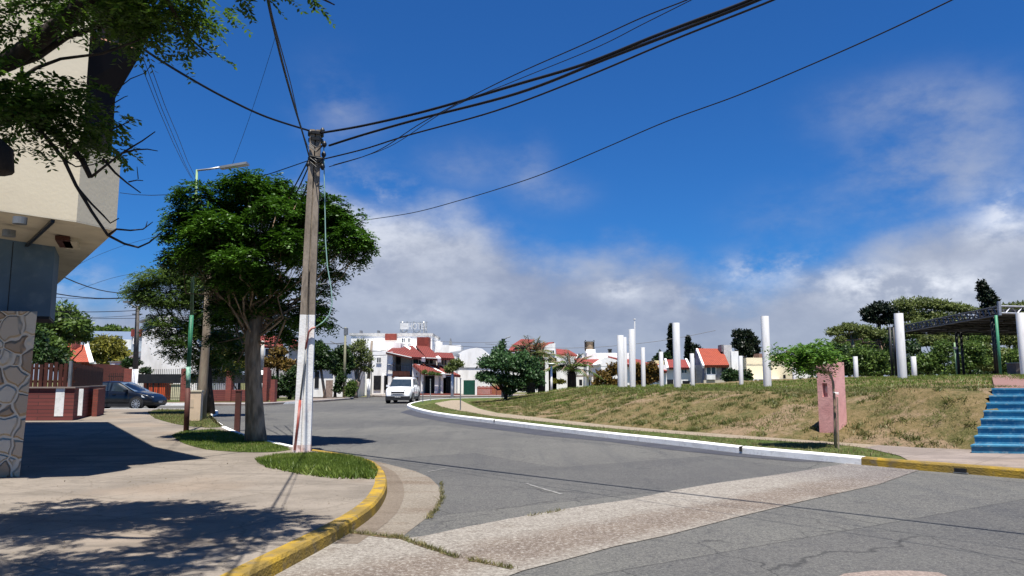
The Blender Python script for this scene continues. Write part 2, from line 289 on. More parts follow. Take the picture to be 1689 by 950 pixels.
# ------------------------------------------------------------------ object helpers
class MB:
    def __init__(s): s.v = []; s.f = []
    def add(s, vs, fs):
        o = len(s.v); s.v += [tuple(v) for v in vs]; s.f += [tuple(i+o for i in f) for f in fs]; return s
    def box(s, x0, x1, y0, y1, z0, z1):
        return s.add([(x0,y0,z0),(x1,y0,z0),(x1,y1,z0),(x0,y1,z0),(x0,y0,z1),(x1,y0,z1),(x1,y1,z1),(x0,y1,z1)],
                     [(3,2,1,0),(4,5,6,7),(0,1,5,4),(1,2,6,5),(2,3,7,6),(3,0,4,7)])
    def hexa(s, p):                                # 8 corners: bottom 4, top 4
        return s.add(p, [(3,2,1,0),(4,5,6,7),(0,1,5,4),(1,2,6,5),(2,3,7,6),(3,0,4,7)])
    def obox(s, c, sx, sy, sz, rz=0):              # base-centred, turned
        ca, sa = math.cos(rz), math.sin(rz); P_ = []
        for z in (0, sz):
            for x, y in ((-sx/2,-sy/2),(sx/2,-sy/2),(sx/2,sy/2),(-sx/2,sy/2)): P_.append((c[0]+x*ca-y*sa, c[1]+x*sa+y*ca, c[2]+z))
        return s.hexa(P_)
    def prism(s, poly, z0, z1):                    # z0/z1 may be lists per vertex
        n = len(poly); a = z0 if isinstance(z0, (list, tuple)) else [z0]*n; b = z1 if isinstance(z1, (list, tuple)) else [z1]*n
        ar = sum(poly[i][0]*poly[(i+1) % n][1]-poly[(i+1) % n][0]*poly[i][1] for i in range(n))
        ix = list(range(n)) if ar > 0 else list(range(n))[::-1]
        vs = [(poly[i][0], poly[i][1], a[i]) for i in ix] + [(poly[i][0], poly[i][1], b[i]) for i in ix]
        return s.add(vs, [tuple(range(n))[::-1], tuple(range(n, 2*n))] + [(i, (i+1) % n, n+(i+1) % n, n+i) for i in range(n)])
    def sheet(s, poly, z):
        n = len(poly); ar = sum(poly[i][0]*poly[(i+1) % n][1]-poly[(i+1) % n][0]*poly[i][1] for i in range(n))
        ix = list(range(n)) if ar > 0 else list(range(n))[::-1]
        return s.add([(poly[i][0], poly[i][1], z) for i in ix], [tuple(range(n))])
    def slab(s, pts, t):                           # any polygon in space, thickness t down its normal
        P_ = [Vector(p) for p in pts]; nn = (P_[1]-P_[0]).cross(P_[2]-P_[0]).normalized()
        if nn.z < 0: nn = -nn; P_ = P_[::-1]
        n = len(P_); lo = [p - nn*t for p in P_]
        return s.add(lo+P_, [tuple(range(n))[::-1], tuple(range(n, 2*n))] + [(i, (i+1) % n, n+(i+1) % n, n+i) for i in range(n)])
    def tube(s, pts, rad, n=8, cap=True):
        pts = [Vector(p) for p in pts]; k = len(pts)
        if isinstance(rad, (int, float)): rad = [rad]*k
        o = len(s.v); up = None
        for i, p in enumerate(pts):
            t = (pts[min(i+1, k-1)]-pts[max(i-1, 0)]).normalized()
            if up is None: up = Vector((0, 0, 1)) if abs(t.z) < .9 else Vector((1, 0, 0))
            a = t.cross(up).normalized(); b = t.cross(a).normalized(); up = -b if False else up
            for j in range(n):
                an = 2*math.pi*j/n; s.v.append(tuple(p + a*math.cos(an)*rad[i] + b*math.sin(an)*rad[i]))
        for i in range(k-1):
            for j in range(n):
                a0 = o+i*n+j; a1 = o+i*n+(j+1) % n; s.f.append((a0, a1, a1+n, a0+n))
        if cap: s.f.append(tuple(range(o, o+n))[::-1]); s.f.append(tuple(range(o+(k-1)*n, o+k*n)))
        return s
    def cyl(s, c, r, h, n=20, r2=None):
        r2 = r if r2 is None else r2
        return s.add([(c[0]+math.cos(2*math.pi*i/n)*q, c[1]+math.sin(2*math.pi*i/n)*q, c[2]+z) for q, z in ((r, 0), (r2, h)) for i in range(n)],
                     [tuple(range(n))[::-1], tuple(range(n, 2*n))]+[(i, (i+1) % n, n+(i+1) % n, n+i) for i in range(n)])
    def build(s, name, m, parent=None, smooth=False):
        me = bpy.data.meshes.new(name); me.from_pydata(s.v, [], s.f); me.materials.append(m)
        if smooth: me.shade_smooth()
        me.update(); return link(name, me, parent)
def link(name, me, parent=None):
    o = bpy.data.objects.new(name, me); COL.objects.link(o)
    if parent is not None:
        o.parent = parent
        root = parent
        while root.parent: root = root.parent
        if parent.type == 'EMPTY' and parent.get('wl'): o.matrix_parent_inverse = Matrix.Translation(-parent.location)
    return o
def tag(o, label, cat, group=None, kind=None):
    if label: o['label'] = label
    if cat: o['category'] = cat
    if group: o['group'] = group
    if kind: o['kind'] = kind
    return o
def thing(name, label, cat, loc=(0,0,0), group=None):     # parts are given in world coordinates
    o = bpy.data.objects.new(name, None); COL.objects.link(o); o.location = loc; o.empty_display_size = .3
    if any(loc): o['wl'] = 1
    return tag(o, label, cat, group)
def struct(name, mb, m, smooth=False):
    o = mb.build(name, m, None, smooth); o['kind'] = 'structure'; return o
def dup(root, loc, rz=0, label=None, sc=None):
    r = root.copy(); COL.objects.link(r); r.location = loc; r.rotation_euler = (0, 0, rz)
    if sc: r.scale = sc
    if label: r['label'] = label
    for ch in list(root.children):
        c = ch.copy(); COL.objects.link(c); c.parent = r
        for g in ch.children:
            d = g.copy(); COL.objects.link(d); d.parent = c
    return r
def npmesh(name, V, quads, m, parent=None):
    me = bpy.data.meshes.new(name); V = np.asarray(V, np.float32); F = np.asarray(quads, np.int32); k = F.shape[1]
    me.vertices.add(len(V)); me.vertices.foreach_set('co', V.ravel()); me.loops.add(F.size); me.loops.foreach_set('vertex_index', F.ravel())
    me.polygons.add(len(F)); me.polygons.foreach_set('loop_start', np.arange(0, F.size, k, dtype=np.int32)); me.polygons.foreach_set('loop_total', np.full(len(F), k, np.int32))
    me.materials.append(m); me.update(calc_edges=True); return link(name, me, parent)
# ------------------------------------------------------------------ foliage
def nrm(a): return a/np.maximum(np.linalg.norm(a, axis=-1, keepdims=True), 1e-6)
def leaf_quads(P, d, nvec, ln, wd):
    """diamond shaped leaves: P root, d direction, nvec approx. normal"""
    s = nrm(np.cross(d, nvec)); ln = np.asarray(ln)[:, None]*np.ones((len(P), 1)); wd = np.asarray(wd)[:, None]*np.ones((len(P), 1))
    V = np.stack([P, P+d*ln*.5+s*wd*.5, P+d*ln, P+d*ln*.5-s*wd*.5], 1).reshape(-1, 3)
    return V, np.arange(len(V)).reshape(-1, 4)
def sprays(rng, O, D, n=7, L=.2, ll=.07, lw=.03, droop=.5):
    """pinnate leaves: leaflets in pairs along a drooping stalk"""
    k = len(O); t = np.linspace(.15, 1, n)[None, :, None]; Ls = (L*rng.uniform(.7, 1.25, k))[:, None, None]
    up = np.array([0, 0, 1.]); P = O[:, None]+D[:, None]*t*Ls - up*(t**2)*Ls*droop
    side = nrm(np.cross(D, up)+rng.normal(0, .15, (k, 3)))[:, None]; Vs = []
    for sg in (-1, 1):
        dd = nrm(side*sg + D[:, None]*.55 - up*.28 + rng.normal(0, .22, (k, n, 3)))
        nv = nrm(np.broadcast_to(up, (k, n, 3))+rng.normal(0, .35, (k, n, 3)))
        V, _ = leaf_quads(P.reshape(-1, 3), dd.reshape(-1, 3), nv.reshape(-1, 3), ll*rng.uniform(.75, 1.2, k*n), lw*np.ones(k*n)); Vs.append(V)
    V = np.concatenate(Vs); return V, np.arange(len(V)).reshape(-1, 4)
def pad_points(rng, pads, n, shell=.55, gap=.0):
    w_ = np.array([p[1][0]*p[1][1]*p[1][2] for p in pads])**.75; w_ /= w_.sum(); out = []; dirs = []
    for (c, r), ww in zip(pads, w_):
        k = max(3, int(n*ww)); d = nrm(rng.normal(0, 1, (k, 3))); d[:, 2] = np.where(d[:, 2] < -.35, d[:, 2]*.5, d[:, 2])
        rr = shell+(1-shell)*rng.uniform(0, 1, (k, 1)); ph = rng.uniform(0, 6.28, 3)
        wob = 1+.16*np.sin(d[:, :1]*5+ph[0])*np.sin(d[:, 1:2]*5+ph[1])+.13*np.sin(d[:, 2:3]*7+ph[2]+d[:, :1]*9)
        p = np.array(c)+d*rr*wob*np.array(r)
        if gap:
            g = np.sin(p[:, 0]*4.1+ph[0])+np.sin(p[:, 1]*4.7+ph[1])+np.sin(p[:, 2]*5.3+ph[2]); keep = g > -gap; p = p[keep]; d = d[keep]
        out.append(p); dirs.append(d)
    return np.concatenate(out), np.concatenate(dirs)
def limb(mb, rng, a, b, r0, r1, wob=.15, n=6, seg=5):
    a = np.array(a, float); b = np.array(b, float); L_ = np.linalg.norm(b-a); pts = []
    for i in range(seg+1):
        t = i/seg; p = a+(b-a)*t; p[2] += math.sin(t*math.pi)*L_*-.06
        if 0 < i < seg: p += rng.normal(0, wob*L_/seg, 3)
        pts.append(p)
    mb.tube(pts, [r0+(r1-r0)*(i/seg) for i in range(seg+1)], n); return pts
def tree(name, label, cat, base, trunk, pads, nl, mleaf, mbark, style='leaf', ls=.14, lw=.07, gap=0., seed=1, group=None, shell=.5, limbr=.09, twigs=5, spray_n=6, leafname='crown'):
    """trunk: list of (point, radius). pads: list of (centre, radii)."""
    rng = np.random.default_rng(seed); root = thing(name, label, cat, base, group)
    if trunk:
        mb = MB(); mb.tube([p for p, r in trunk], [r for p, r in trunk], 12); mb.build('trunk', mbark, root, True)
        lb = MB(); top = np.array(trunk[-1][0], float)
        for c, r in pads:
            s_ = np.array(trunk[-1][0], float) if rng.random() < .7 or len(trunk) < 3 else np.array(trunk[-2][0], float)
            e = np.array(c)-np.array([0, 0, r[2]*.2]); pts = limb(lb, rng, s_, e, limbr, limbr*.3, .25)
            for _ in range(twigs):
                d = nrm(rng.normal(0, 1, 3)); d[2] = abs(d[2])*.6; q = pts[int(rng.integers(2, 6))]
                limb(lb, rng, q, np.array(c)+d*np.array(r)*.85, limbr*.3, limbr*.08, .2, 5, 3)
        lb.build('limbs', mbark, root, True)
    P_, d = pad_points(rng, pads, nl, shell, gap)
    if style == 'spray':
        dd = nrm(d+rng.normal(0, .5, d.shape)); dd[:, 2] *= .5; V, F = sprays(rng, P_, nrm(dd), spray_n, ls, lw*2.3, lw, .45)
    else:
        dd = nrm(d*.6+rng.normal(0, .8, d.shape)); nv = nrm(d*.7+np.array([0, 0, .6])+rng.normal(0, .5, d.shape))
        V, F = leaf_quads(P_, dd, nv, ls*rng.uniform(.6, 1.3, len(P_)), lw*rng.uniform(.7, 1.3, len(P_)))
    npmesh(leafname, V, F, mleaf, root); return root
def blades(rng, P_, h, wd, lean=.35):
    k = len(P_); a = rng.uniform(0, 6.283, k); s = np.stack([np.cos(a), np.sin(a), np.zeros(k)], 1); hh = (h*rng.uniform(.5, 1.2, k))[:, None]
    up = np.array([0, 0, 1.]); ln = rng.normal(0, lean, (k, 3)); ln[:, 2] = 0
    V = np.stack([P_-s*wd/2, P_+s*wd/2, P_+up*hh+ln*hh], 1).reshape(-1, 3); return V, np.arange(3*k).reshape(-1, 3)
def inpoly(x, y, poly):
    ins = np.zeros(len(x), bool); n = len(poly)
    for i in range(n):
        x0, y0 = poly[i][0], poly[i][1]; x1, y1 = poly[(i+1) % n][0], poly[(i+1) % n][1]
        c = ((y0 > y) != (y1 > y)); 
        if y1 != y0: ins ^= c & (x < (x1-x0)*(y-y0)/(y1-y0)+x0)
    return ins
def scatter(rng, poly, n):
    xs = [p[0] for p in poly]; ys = [p[1] for p in poly]; x = rng.uniform(min(xs), max(xs), n); y = rng.uniform(min(ys), max(ys), n); k = inpoly(x, y, poly); return x[k], y[k]
# ================================================================== MATERIAL SET
ASPH = asphalt()
CONC = agg_concrete('gutter_concrete', (.24, .21, .17), (.20, .17, .135), (.14, .10, .07))
CONC2 = agg_concrete('crossing_concrete', (.235, .205, .170), (.185, .155, .125), (.125, .092, .072), .8)
WALK = sidewalk_mat(base=(.262, .225, .186)); WALK2 = sidewalk_mat('far_sidewalk', (.29, .24, .21), -45)
GRASSM = turf('lawn_turf', (.06, .10, .02), (.10, .14, .035), (.20, .19, .07), (.26, .20, .13), .5, .7, .6, .72)
MOUNDM = turf('mound_turf', (.085, .095, .03), (.14, .13, .05), (.215, .16, .075), (.31, .22, .14), .34, .54, .52, .60)
FIELD = turf('ground_turf', (.06, .09, .025), (.10, .13, .04), (.22, .19, .09), (.28, .22, .15))
DIRT = turf('dirt_path', (.36, .30, .22), (.38, .31, .23), (.34, .28, .20), (.42, .33, .25), .5, .6, .5, .7)
YEL = mat('kerb_yellow', (.36, .225, .02), (.20, .135, .03), .8, 2.6, .35, .60, .8, 40, c3=(.15, .12, .075), n3sc=6, f3=.95)
WHK = mat('kerb_white', (.84, .83, .80), (.70, .69, .66), .7, 3, .45, .75, .3, 60, c3=(.45, .42, .38), n3sc=14, f3=.35)
WHITE = mat('white_plaster', (.88, .865, .83), (.82, .80, .76), .8, .8, .4, .7, .15, 20, c3=(.55, .53, .48), n3sc=1.6, f3=.45, stretch=(1, 1, .35))
COLW = mat('column_white', (.90, .89, .87), (.82, .815, .80), .6, 1.2, .4, .7, c3=(.55, .53, .48), n3sc=3, f3=.45)
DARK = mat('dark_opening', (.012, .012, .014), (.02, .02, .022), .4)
GLASS = mat('window_glass', (.02, .03, .04), (.03, .04, .05), .08, spec=.8)
WOOD = mat('dark_wood', (.075, .022, .014), (.045, .015, .01), .7, 6, stretch=(1, 1, .2), bump=.3)
GREY = mat('grey_metal', (.22, .23, .24), (.16, .17, .18), .5, 3, metal=.3)
STEEL = mat('pale_steel', (.45, .46, .46), (.35, .36, .36), .4, 3, metal=.5)
BLACK = mat('black_metal', (.012, .013, .015), (.02, .02, .02), .5)
CABLE = mat('cable_black', (.008, .008, .010), (.012, .012, .014), .5)
BRICK = brickmat('red_brick', (.26, .055, .038), (.19, .04, .03), (.12, .07, .055))
BRICKW = brickmat('wall_slats', (.20, .05, .04), (.15, .035, .03), (.06, .022, .02), bw=1.4, rh=.13, ms=.012)
ROOFA = tilemat('roof_tiles_dark_red', (.24, .042, .028), (.18, .034, .024))
ROOFB = tilemat('roof_tiles_orange', (.40, .075, .032), (.32, .06, .028))
ROOFC = tilemat('roof_tiles_red', (.32, .055, .040), (.25, .045, .034))
BARK = mat('bark', (.38, .265, .175), (.17, .12, .08), .95, 9, .38, .62, 1.0, 22, stretch=(1, 1, .22), c3=(.24, .20, .16), n3sc=24, f3=.7)
BARKD = mat('bark_dark', (.045, .033, .026), (.022, .017, .014), .95, 9, .38, .62, .8, 26, stretch=(1, 1, .3))
L_MAIN = leafmat('leaf_main', (.014, .042, .004), (.070, .170, .012), .22, (.14, .26, .025))
L_NEAR = leafmat('leaf_near', (.016, .040, .008), (.085, .165, .018), .45, (.26, .36, .045))
L_DARK = leafmat('leaf_dark', (.010, .026, .008), (.045, .085, .020), .15)
L_MID = leafmat('leaf_mid', (.032, .070, .014), (.14, .21, .042), .32)
L_YEL = leafmat('leaf_yellow_green', (.09, .10, .015), (.26, .24, .04), .3)
L_OLIVE = leafmat('leaf_olive', (.055, .075, .020), (.19, .23, .065), .35)
L_SAP = leafmat('leaf_fresh', (.045, .11, .015), (.15, .28, .035), .35)
L_CYP = leafmat('leaf_cypress', (.004, .009, .004), (.014, .026, .010), .05)
L_BLUE = leafmat('leaf_bluegreen', (.018, .050, .016), (.075, .150, .050), .25)
L_BRONZE = leafmat('leaf_bronze', (.07, .035, .012), (.22, .15, .03), .25)
GRB = leafmat('grass_blade', (.055, .095, .012), (.16, .22, .035), .3, (.28, .25, .09))
GRD2 = leafmat('grass_olive', (.06, .085, .018), (.17, .17, .05), .25, (.30, .26, .12))
GRD = leafmat('grass_dry', (.09, .105, .03), (.24, .20, .085), .3, (.36, .28, .15))
# ================================================================== GROUND
struct('ground', MB().sheet([(-900, -300), (900, -300), (900, 1500), (-900, 1500)], -0.03), FIELD)
struct('road', MB().sheet([(-70, -15), (70, -15), (70, 67), (-70, 67)], 0.0), ASPH)
def gl(pts, z=0.0): return [(G(x, y, z).x, G(x, y, z).y) for x, y in pts]
# left block: outer kerb line, top at z .13
KL = [(-1.95, -4), (-2.15, 2.5), (-2.12, 5.2)] + gl([(551,875),(600,846),(625,826),(638,804),(640,790),(634,773),(619,761),(597,754),(560,747),(518,741),(470,732),(425,722),(390,711),(365,699),(352,688),(350,682)], .13)
KL += [(-13.6, 35.0), (-14.8, 36.6), (-17, 37.3), (-30, 37.6), (-70, 38)]
def offs(line, d):
    out = []
    for i, p in enumerate(line):
        a = Vector(line[max(0, i-1)][:2]); b = Vector(line[min(len(line)-1, i+1)][:2]); t = (b-a).normalized(); out.append((p[0]-t.y*d, p[1]+t.x*d))
    return out
KLi = offs(KL, .17)                              # inner side (left of the line)
struct('sidewalk', MB().prism(KLi + [(-70, -4)], -.05, .125), WALK)
def kerb(name, line, d, m, z1=.135, gapn=0):
    inn = offs(line, d); mb = MB(); n = len(line)
    o = len(mb.v)
    for (ax, ay), (bx, by) in zip(line, inn):
        # rounded nose: outer face bottom, outer face upper, top outer, top inner, inner bottom
        ex, ey = ax+(bx-ax)*.16, ay+(by-ay)*.16
        mb.v += [(ax, ay, -.03), (ax+(bx-ax)*.04, ay+(by-ay)*.04, z1-.03), (ex, ey, z1), (bx, by, z1), (bx, by, -.03)]
    for i in range(n-1):
        for j in range(4):
            a = o+i*5+j; f = (a, a+5, a+6, a+1); mb.f.append(f if d < 0 else f)
    mb.f.append(tuple(o+j for j in range(5))); mb.f.append(tuple(o+(n-1)*5+j for j in range(5))[::-1])
    return struct(name, mb, m)
def dens(line, step=.5):
    out = []
    for a, b in zip(line[:-1], line[1:]):
        L_ = math.hypot(b[0]-a[0], b[1]-a[1]); k = max(1, min(30, int(L_/step)))
        for i in range(k): out.append((a[0]+(b[0]-a[0])*i/k, a[1]+(b[1]-a[1])*i/k))
    return out+[line[-1]]
def smooth(line, it=2):
    for _ in range(it):
        o = [line[0]]
        for a, b in zip(line[:-1], line[1:]): o += [(a[0]*.75+b[0]*.25, a[1]*.75+b[1]*.25), (a[0]*.25+b[0]*.75, a[1]*.25+b[1]*.75)]
        line = o+[line[-1]]
    return line
ny = 12
kerb('kerb', smooth(KL[:ny+1]), .18, YEL)
kerb('kerb', smooth(KL[ny:]), .18, WHK, .134)
# concrete gutter round the corner and crossing band
gut = [tuple(p) for p in KL[3:13]] + gl([(560,752),(600,757),(650,768),(685,777),(708,787),(722,800),(727,812),(727,828),(718,842),(700,857),(680,872),(662,886)], .005)
gut = gl([(662,886)], .005) + gl([(600,884),(560,876)], .005)[::-1][::1] 
g_outer = gl([(545,747.5),(570,751),(600,756),(650,768),(685,777),(708,787),(722,800),(728,812),(727,828),(718,842),(700,857),(680,872),(662,886)], .005)
g_bottom = gl([(645,896),(590,897.5)], .005)
kin = [(p[0]-.05, p[1]) for p in KL[3:12]]
struct('gutter', MB().sheet(g_outer + g_bottom + kin, .005), CONC)
b_up = gl([(566,878.5),(600,881.5),(640,886.5),(662,888.5),(700,884),(770,869),(870,850),(960,835),(1040,824),(1110,809),(1180,797),(1239,789),(1316,778),(1407,762.5)], .005)
b_dn = gl([(1520,774),(1449,799),(1344,822),(1215,853),(1100,883),(1015,901),(930,924),(863,941),(800,965),(700,1010),(560,1100),(420,1190)], .005)
kin2 = [(-2.2, 2.5), (-2.18, 5.2)]
struct('crossing_band', MB().sheet(b_up + b_dn + kin2, .007), band_mat())
CHAN = agg_concrete('channel_dirt', (.195, .160, .125), (.16, .128, .098), (.125, .095, .07), .5)
chl = smooth([tuple(p) for p in KL[3:12]], 1); struct('gutter_channel', MB().sheet(chl + offs(chl, -.24)[::-1], .008), CHAN)
# dark joints with grass in them
def crack(name, px, wpx, m, z=.011):
    pts = gl(px, z); up = offs(pts, wpx/2); dn = offs(pts, -wpx/2); rng = random.Random(len(px))
    up = [(x+rng.uniform(-.012, .012), y+rng.uniform(-.012, .012)) for x, y in dens(up, .12)]; dn = [(x+rng.uniform(-.012, .012), y+rng.uniform(-.012, .012)) for x, y in dens(dn, .12)]
    return struct(name, MB().sheet(up+dn[::-1], z), m)
SEAL = mat('crack_seal', (.028, .027, .027), (.05, .045, .04), .8, 9)
SOIL = mat('joint_soil', (.13, .085, .045), (.07, .06, .03), .95, 14, c3=(.10, .13, .03), n3sc=20, f3=.8)
crack('joint', [(560,877),(590,880),(640,886),(662,888)], .05, SOIL)
crack('joint', [(662,888),(690,898),(720,908),(755,920)], .045, SOIL)
crack('joint', [(775,924),(810,931),(845,938)], .03, SOIL)
PALE = mat('worn_line', (.22, .215, .20), (.15, .148, .14), .9, 12, .4, .6)
crack('worn_marking', [(868,797),(895,806),(927,815)], .05, PALE, .006)
crack('worn_marking', [(705,778),(738,772)], .04, PALE, .006)
PK = agg_concrete('patch_concrete', (.29, .23, .20), (.24, .19, .16), (.20, .15, .12))
struct('road_patch', MB().sheet(gl([(1378,953),(1392,946),(1440,941),(1500,941),(1548,944),(1570,953),(1560,990),(1400,990)], .005), .005), PK)
# darker resurfaced lane beside the white kerb
LANE = mat('fresh_asphalt', (.040, .041, .052), (.052, .053, .062), .85, 1.5, .4, .6, .4, 60, c3=(.09, .09, .09), n3sc=60, f3=.5)
# ---- right block
KRp = [(676,671),(700,678),(740,684.5),(815,693),(890,702),(960,710),(1030,717.5),(1100,724.5),(1160,731),(1220,738),(1320,746.5),(1420,755.5)]
KR = gl(KRp, .13)
tipx, tipy = KR[0]
KRfar = [(6, 60), (0, 59.6), (-3.6, 58.5), (-5.4, 56), (-6.1, 52), (-6.3, 47), (-6.1, 43)]
KRy = gl([(1420,755.5),(1500,762.5),(1600,769.5),(1689,776.5)], .13); e1, e0 = Vector(KRy[-1]), Vector(KRy[-2]); t_ = (e1-e0).normalized(); KRy = KRy+[tuple(e1+t_*4), tuple(e1+t_*12)]
inner = offs(KR+KRy[1:], .17); far_in = offs(KRfar, .17)
struct('verge', MB().prism([(60, 60)] + far_in + inner + [(60, -6)], -.05, .118), GRASSM)
kerb('kerb', smooth(KRfar + KR), .19, WHK, .15)
kerb('kerb', smooth(KRy), .19, YEL, .15)
lane_in = [tuple(p) for p in KR]; lane_out = gl([(1407,763.5),(1316,761),(1220,753),(1100,741),(1000,728),(890,718),(800,706),(740,697),(690,688),(660,680)], .004)
struct('resurfaced_lane', MB().sheet([(p[0]+.05, p[1]+.05) for p in lane_in] + lane_out, .004), LANE)
# path on the verge, widening into the paved forecourt by the stairs
pa = gl([(716,665),(728,671),(757,677),(810,686),(882,694),(950,701),(1015,707),(1100,714.5),(1200,722),(1285,727),(1350,731),(1407,736),(1450,743),(1484,751)], .122)
pb_ = gl([(1588,741),(1520,738.5),(1449,734),(1344,727),(1205,717),(1090,708.5),(1000,701),(882,688),(820,681),(790,674),(772,666),(760,660),(745,660)], .122)
fore_out = [tuple(p) for p in inner[-5:]]
struct('path', MB().sheet(pa + gl([(1500,757)], .122) + pb_, .124), DIRT)
fc = gl([(1484,752)], .122) + gl([(1500,760.5)], .122) + [tuple(p) for p in inner[len(KR)+1-1+1:]] + [(16, 10), (13.5, 14.6)] + gl([(1689,745),(1588,741.5),(1520,739),(1449,734.5),(1425,738)], .122)
struct('forecourt_paving', MB().sheet(fc, .128), WALK2)
# ---- mound
MBASE = gl([(1588,740.5),(1520,738),(1449,733.5),(1344,726.5),(1205,716.5),(1090,708),(1000,700.5),(882,687.5),(820,680),(790,672),(772,663)], .13)
MPOLY = [(60, 8), (13.2, 14.3)] + MBASE + [(-3.0, 49), (-1.5, 52.5), (2, 54.5), (60, 56)]
ST0 = Vector((9.2, 15.1)); ST1 = Vector((11.35, 17.55))
PX_ = [-8, -4, .6, 5, 8, 12, 16.4, 19, 23, 60]; PZ_ = [.1, .25, .55, .98, 1.04, 1.10, 1.33, 1.46, 1.62, 1.75]
PLX, PLY = 70., 17.
def seg_dist(X, Y, line):
    d = np.full(X.shape, 1e9)
    for (ax, ay), (bx, by) in zip(line[:-1], line[1:]):
        vx, vy = bx-ax, by-ay; t = np.clip(((X-ax)*vx+(Y-ay)*vy)/(vx*vx+vy*vy), 0, 1); d = np.minimum(d, np.hypot(X-ax-t*vx, Y-ay-t*vy))
    return d
def mound_z(X, Y):
    X = np.asarray(X, float); Y = np.asarray(Y, float); line = MPOLY+[MPOLY[0]]
    s = seg_dist(X, Y, line); ins = inpoly(X.ravel(), Y.ravel(), MPOLY).reshape(X.shape); s = np.where(ins, s, -s)
    Pz = np.interp(X, PX_, PZ_); Pz = np.maximum(Pz, np.interp(np.hypot(X-12, Y-18), [0, 2.5, 5], [1.23, 1.23, 0]))
    W = np.interp(X, [-6, 4, 8, 9.6, 10.2, 40], [9, 6.0, 4.2, 3.4, 2.3, 2.3])
    q = np.clip(s/W, 0, 1); z = .12+Pz*(q*(1.55-.55*q*q)) ; 
    pd_ = np.clip((np.hypot(X-PLX, Y-PLY)-.75)/.9, 0, 1); z = .12+(z-.12)*(pd_*pd_*(3-2*pd_)*.96+.04)
    rough = .035*np.sin(X*2.1+np.sin(Y*1.3))*np.sin(Y*1.7+np.sin(X*.9))+.02*np.sin(X*5.3+Y*2)*np.sin(Y*4.9-X)
    z = z+rough*np.clip(s/1.0, 0, 1)*np.where(s < W*1.5, 1.0, .4)
    return np.where(s < 0, .12+s*.6, z)
def grid_mesh(x0, x1, y0, y1, step):
    xs = np.arange(x0, x1, step); ys = np.arange(y0, y1, step); X, Y = np.meshgrid(xs, ys); Z = mound_z(X, Y); nx = len(xs)
    V = np.stack([X.ravel(), Y.ravel(), Z.ravel()], 1); i = np.arange(len(ys)-1)[:, None]*nx+np.arange(nx-1)[None]
    F = np.stack([i, i+1, i+nx+1, i+nx], -1).reshape(-1, 4); zz = Z.ravel(); keep = (zz[F].max(1) > .02); return V, F[keep]
V, F = grid_mesh(-6, 58, 10, 57, .25)
# leave out what lies under the stairs
cen = V[F].mean(1); stp = [(9.5, 15.2), (11.5, 17.5), (20, 17.0), (20, 12.5), (10.6, 14.85)]
F = F[~inpoly(cen[:, 0], cen[:, 1], [(9.4, 15.15), (11.5, 17.62), (22, 16.2), (22, 8), (10, 12)])]
mo = npmesh('mound', V, F, MOUNDM); mo['kind'] = 'structure'; mo.data.shade_smooth()
# ---- stairs
BLUE = mat('stair_blue', (.045, .20, .31), (.03, .14, .24), .75, 2.2, .35, .65, .4, 30, c3=(.22, .30, .34), n3sc=11, f3=.75)
st = thing('staircase', 'blue painted concrete staircase with eight steps going up the grassy mound', 'staircase', (9.2, 15.1, 0))
NS = 8; dirS = Vector((.985, -.17)); rise = (1.385-.13)/NS
body = MB()
for i in range(NS):
    a = ST0.lerp(ST1, i/NS); b = ST0.lerp(ST1, (i+1)/NS); a2 = a+dirS*7.5; e = ST1+dirS*5.5
    z1 = .13+rise*(i+1)
    MB().prism([tuple(a), tuple(a2), (b+dirS*7.5).to_tuple(), tuple(b)], .10, z1-.03).build('step', BLUE, st)
    f = MB(); aa = a+Vector((-.17, -.985))*.025
    f.prism([tuple(aa-dirS*.02), tuple(aa+dirS*7.5), (b+dirS*7.5).to_tuple(), (b-dirS*.02).to_tuple()], z1-.0295, z1)
    f.build('tread', BLUE, st)
PAVE = brickmat('terrace_brick', (.23, .105, .085), (.18, .085, .068), (.19, .15, .125), bw=.24, rh=.12, rot=None, ms=.01, bumpy=.3)
T0, T1 = ST1+Vector((.0, .0)), Vector((23.5, 36.5))
struct('terrace', MB().prism([tuple(T0), tuple(T0+dirS*7.5), (60, 18), (60, 40), tuple(T1)], [1.0, 1.0, 1.0, 1.2, 1.2], [1.39, 1.39, 1.6, 1.86, 1.80]), PAVE)
for px, py in ((815, 693), (1220, 738)):
    kp = G(px, py, .13); kt = Vector((.55, -.84)); MB().prism([(kp.x-.02, kp.y-.02), (kp.x+.02, kp.y-.05), (kp.x+.16, kp.y+.12), (kp.x+.12, kp.y+.15)], .05, .153).build('kerb_joint', SEAL)['kind'] = 'structure'
# ---- grass in its own patches
rng = np.random.default_rng(3)
lawn1 = gl([(420,757),(455,750),(520,747),(575,751),(600,757),(618,766),(624,777),(618,786),(580,788),(520,783),(460,773),(430,765)], .13)
lawn2 = gl([(283,718),(300,712),(350,708),(385,713),(430,726),(470,736),(480,742),(450,746),(400,746),(340,742),(300,731)], .13)
lawn3 = gl([(243,680),(262,675),(335,676),(348,684),(362,699),(372,704),(340,706),(290,700),(255,690)], .13)
for i, lw_ in enumerate((lawn1, lawn2, lawn3)):
    struct('lawn', MB().sheet(smooth(lw_+[lw_[0]], 2)[:-1], .132+.001*i), GRASSM)
def grasspatch(name, poly, n, h, wd, m, z=.13, msk=None, lean=.35):
    x, y = scatter(rng, poly, n)
    if msk is not None: k = msk(x, y); x = x[k]; y = y[k]
    zz = np.full(len(x), z) if not callable(z) else z(x, y)
    V, F = blades(rng, np.stack([x, y, zz], 1), h, wd, lean); o = npmesh(name, V, F, m); o['kind'] = 'stuff'; return o
def lab(o, l, c='grass'): o['label'] = l; o['category'] = c; return o
lab(grasspatch('grass', lawn1, 36000, .055, .011, GRB, .125), 'bright green grass tuft patch at the foot of the white based utility pole')
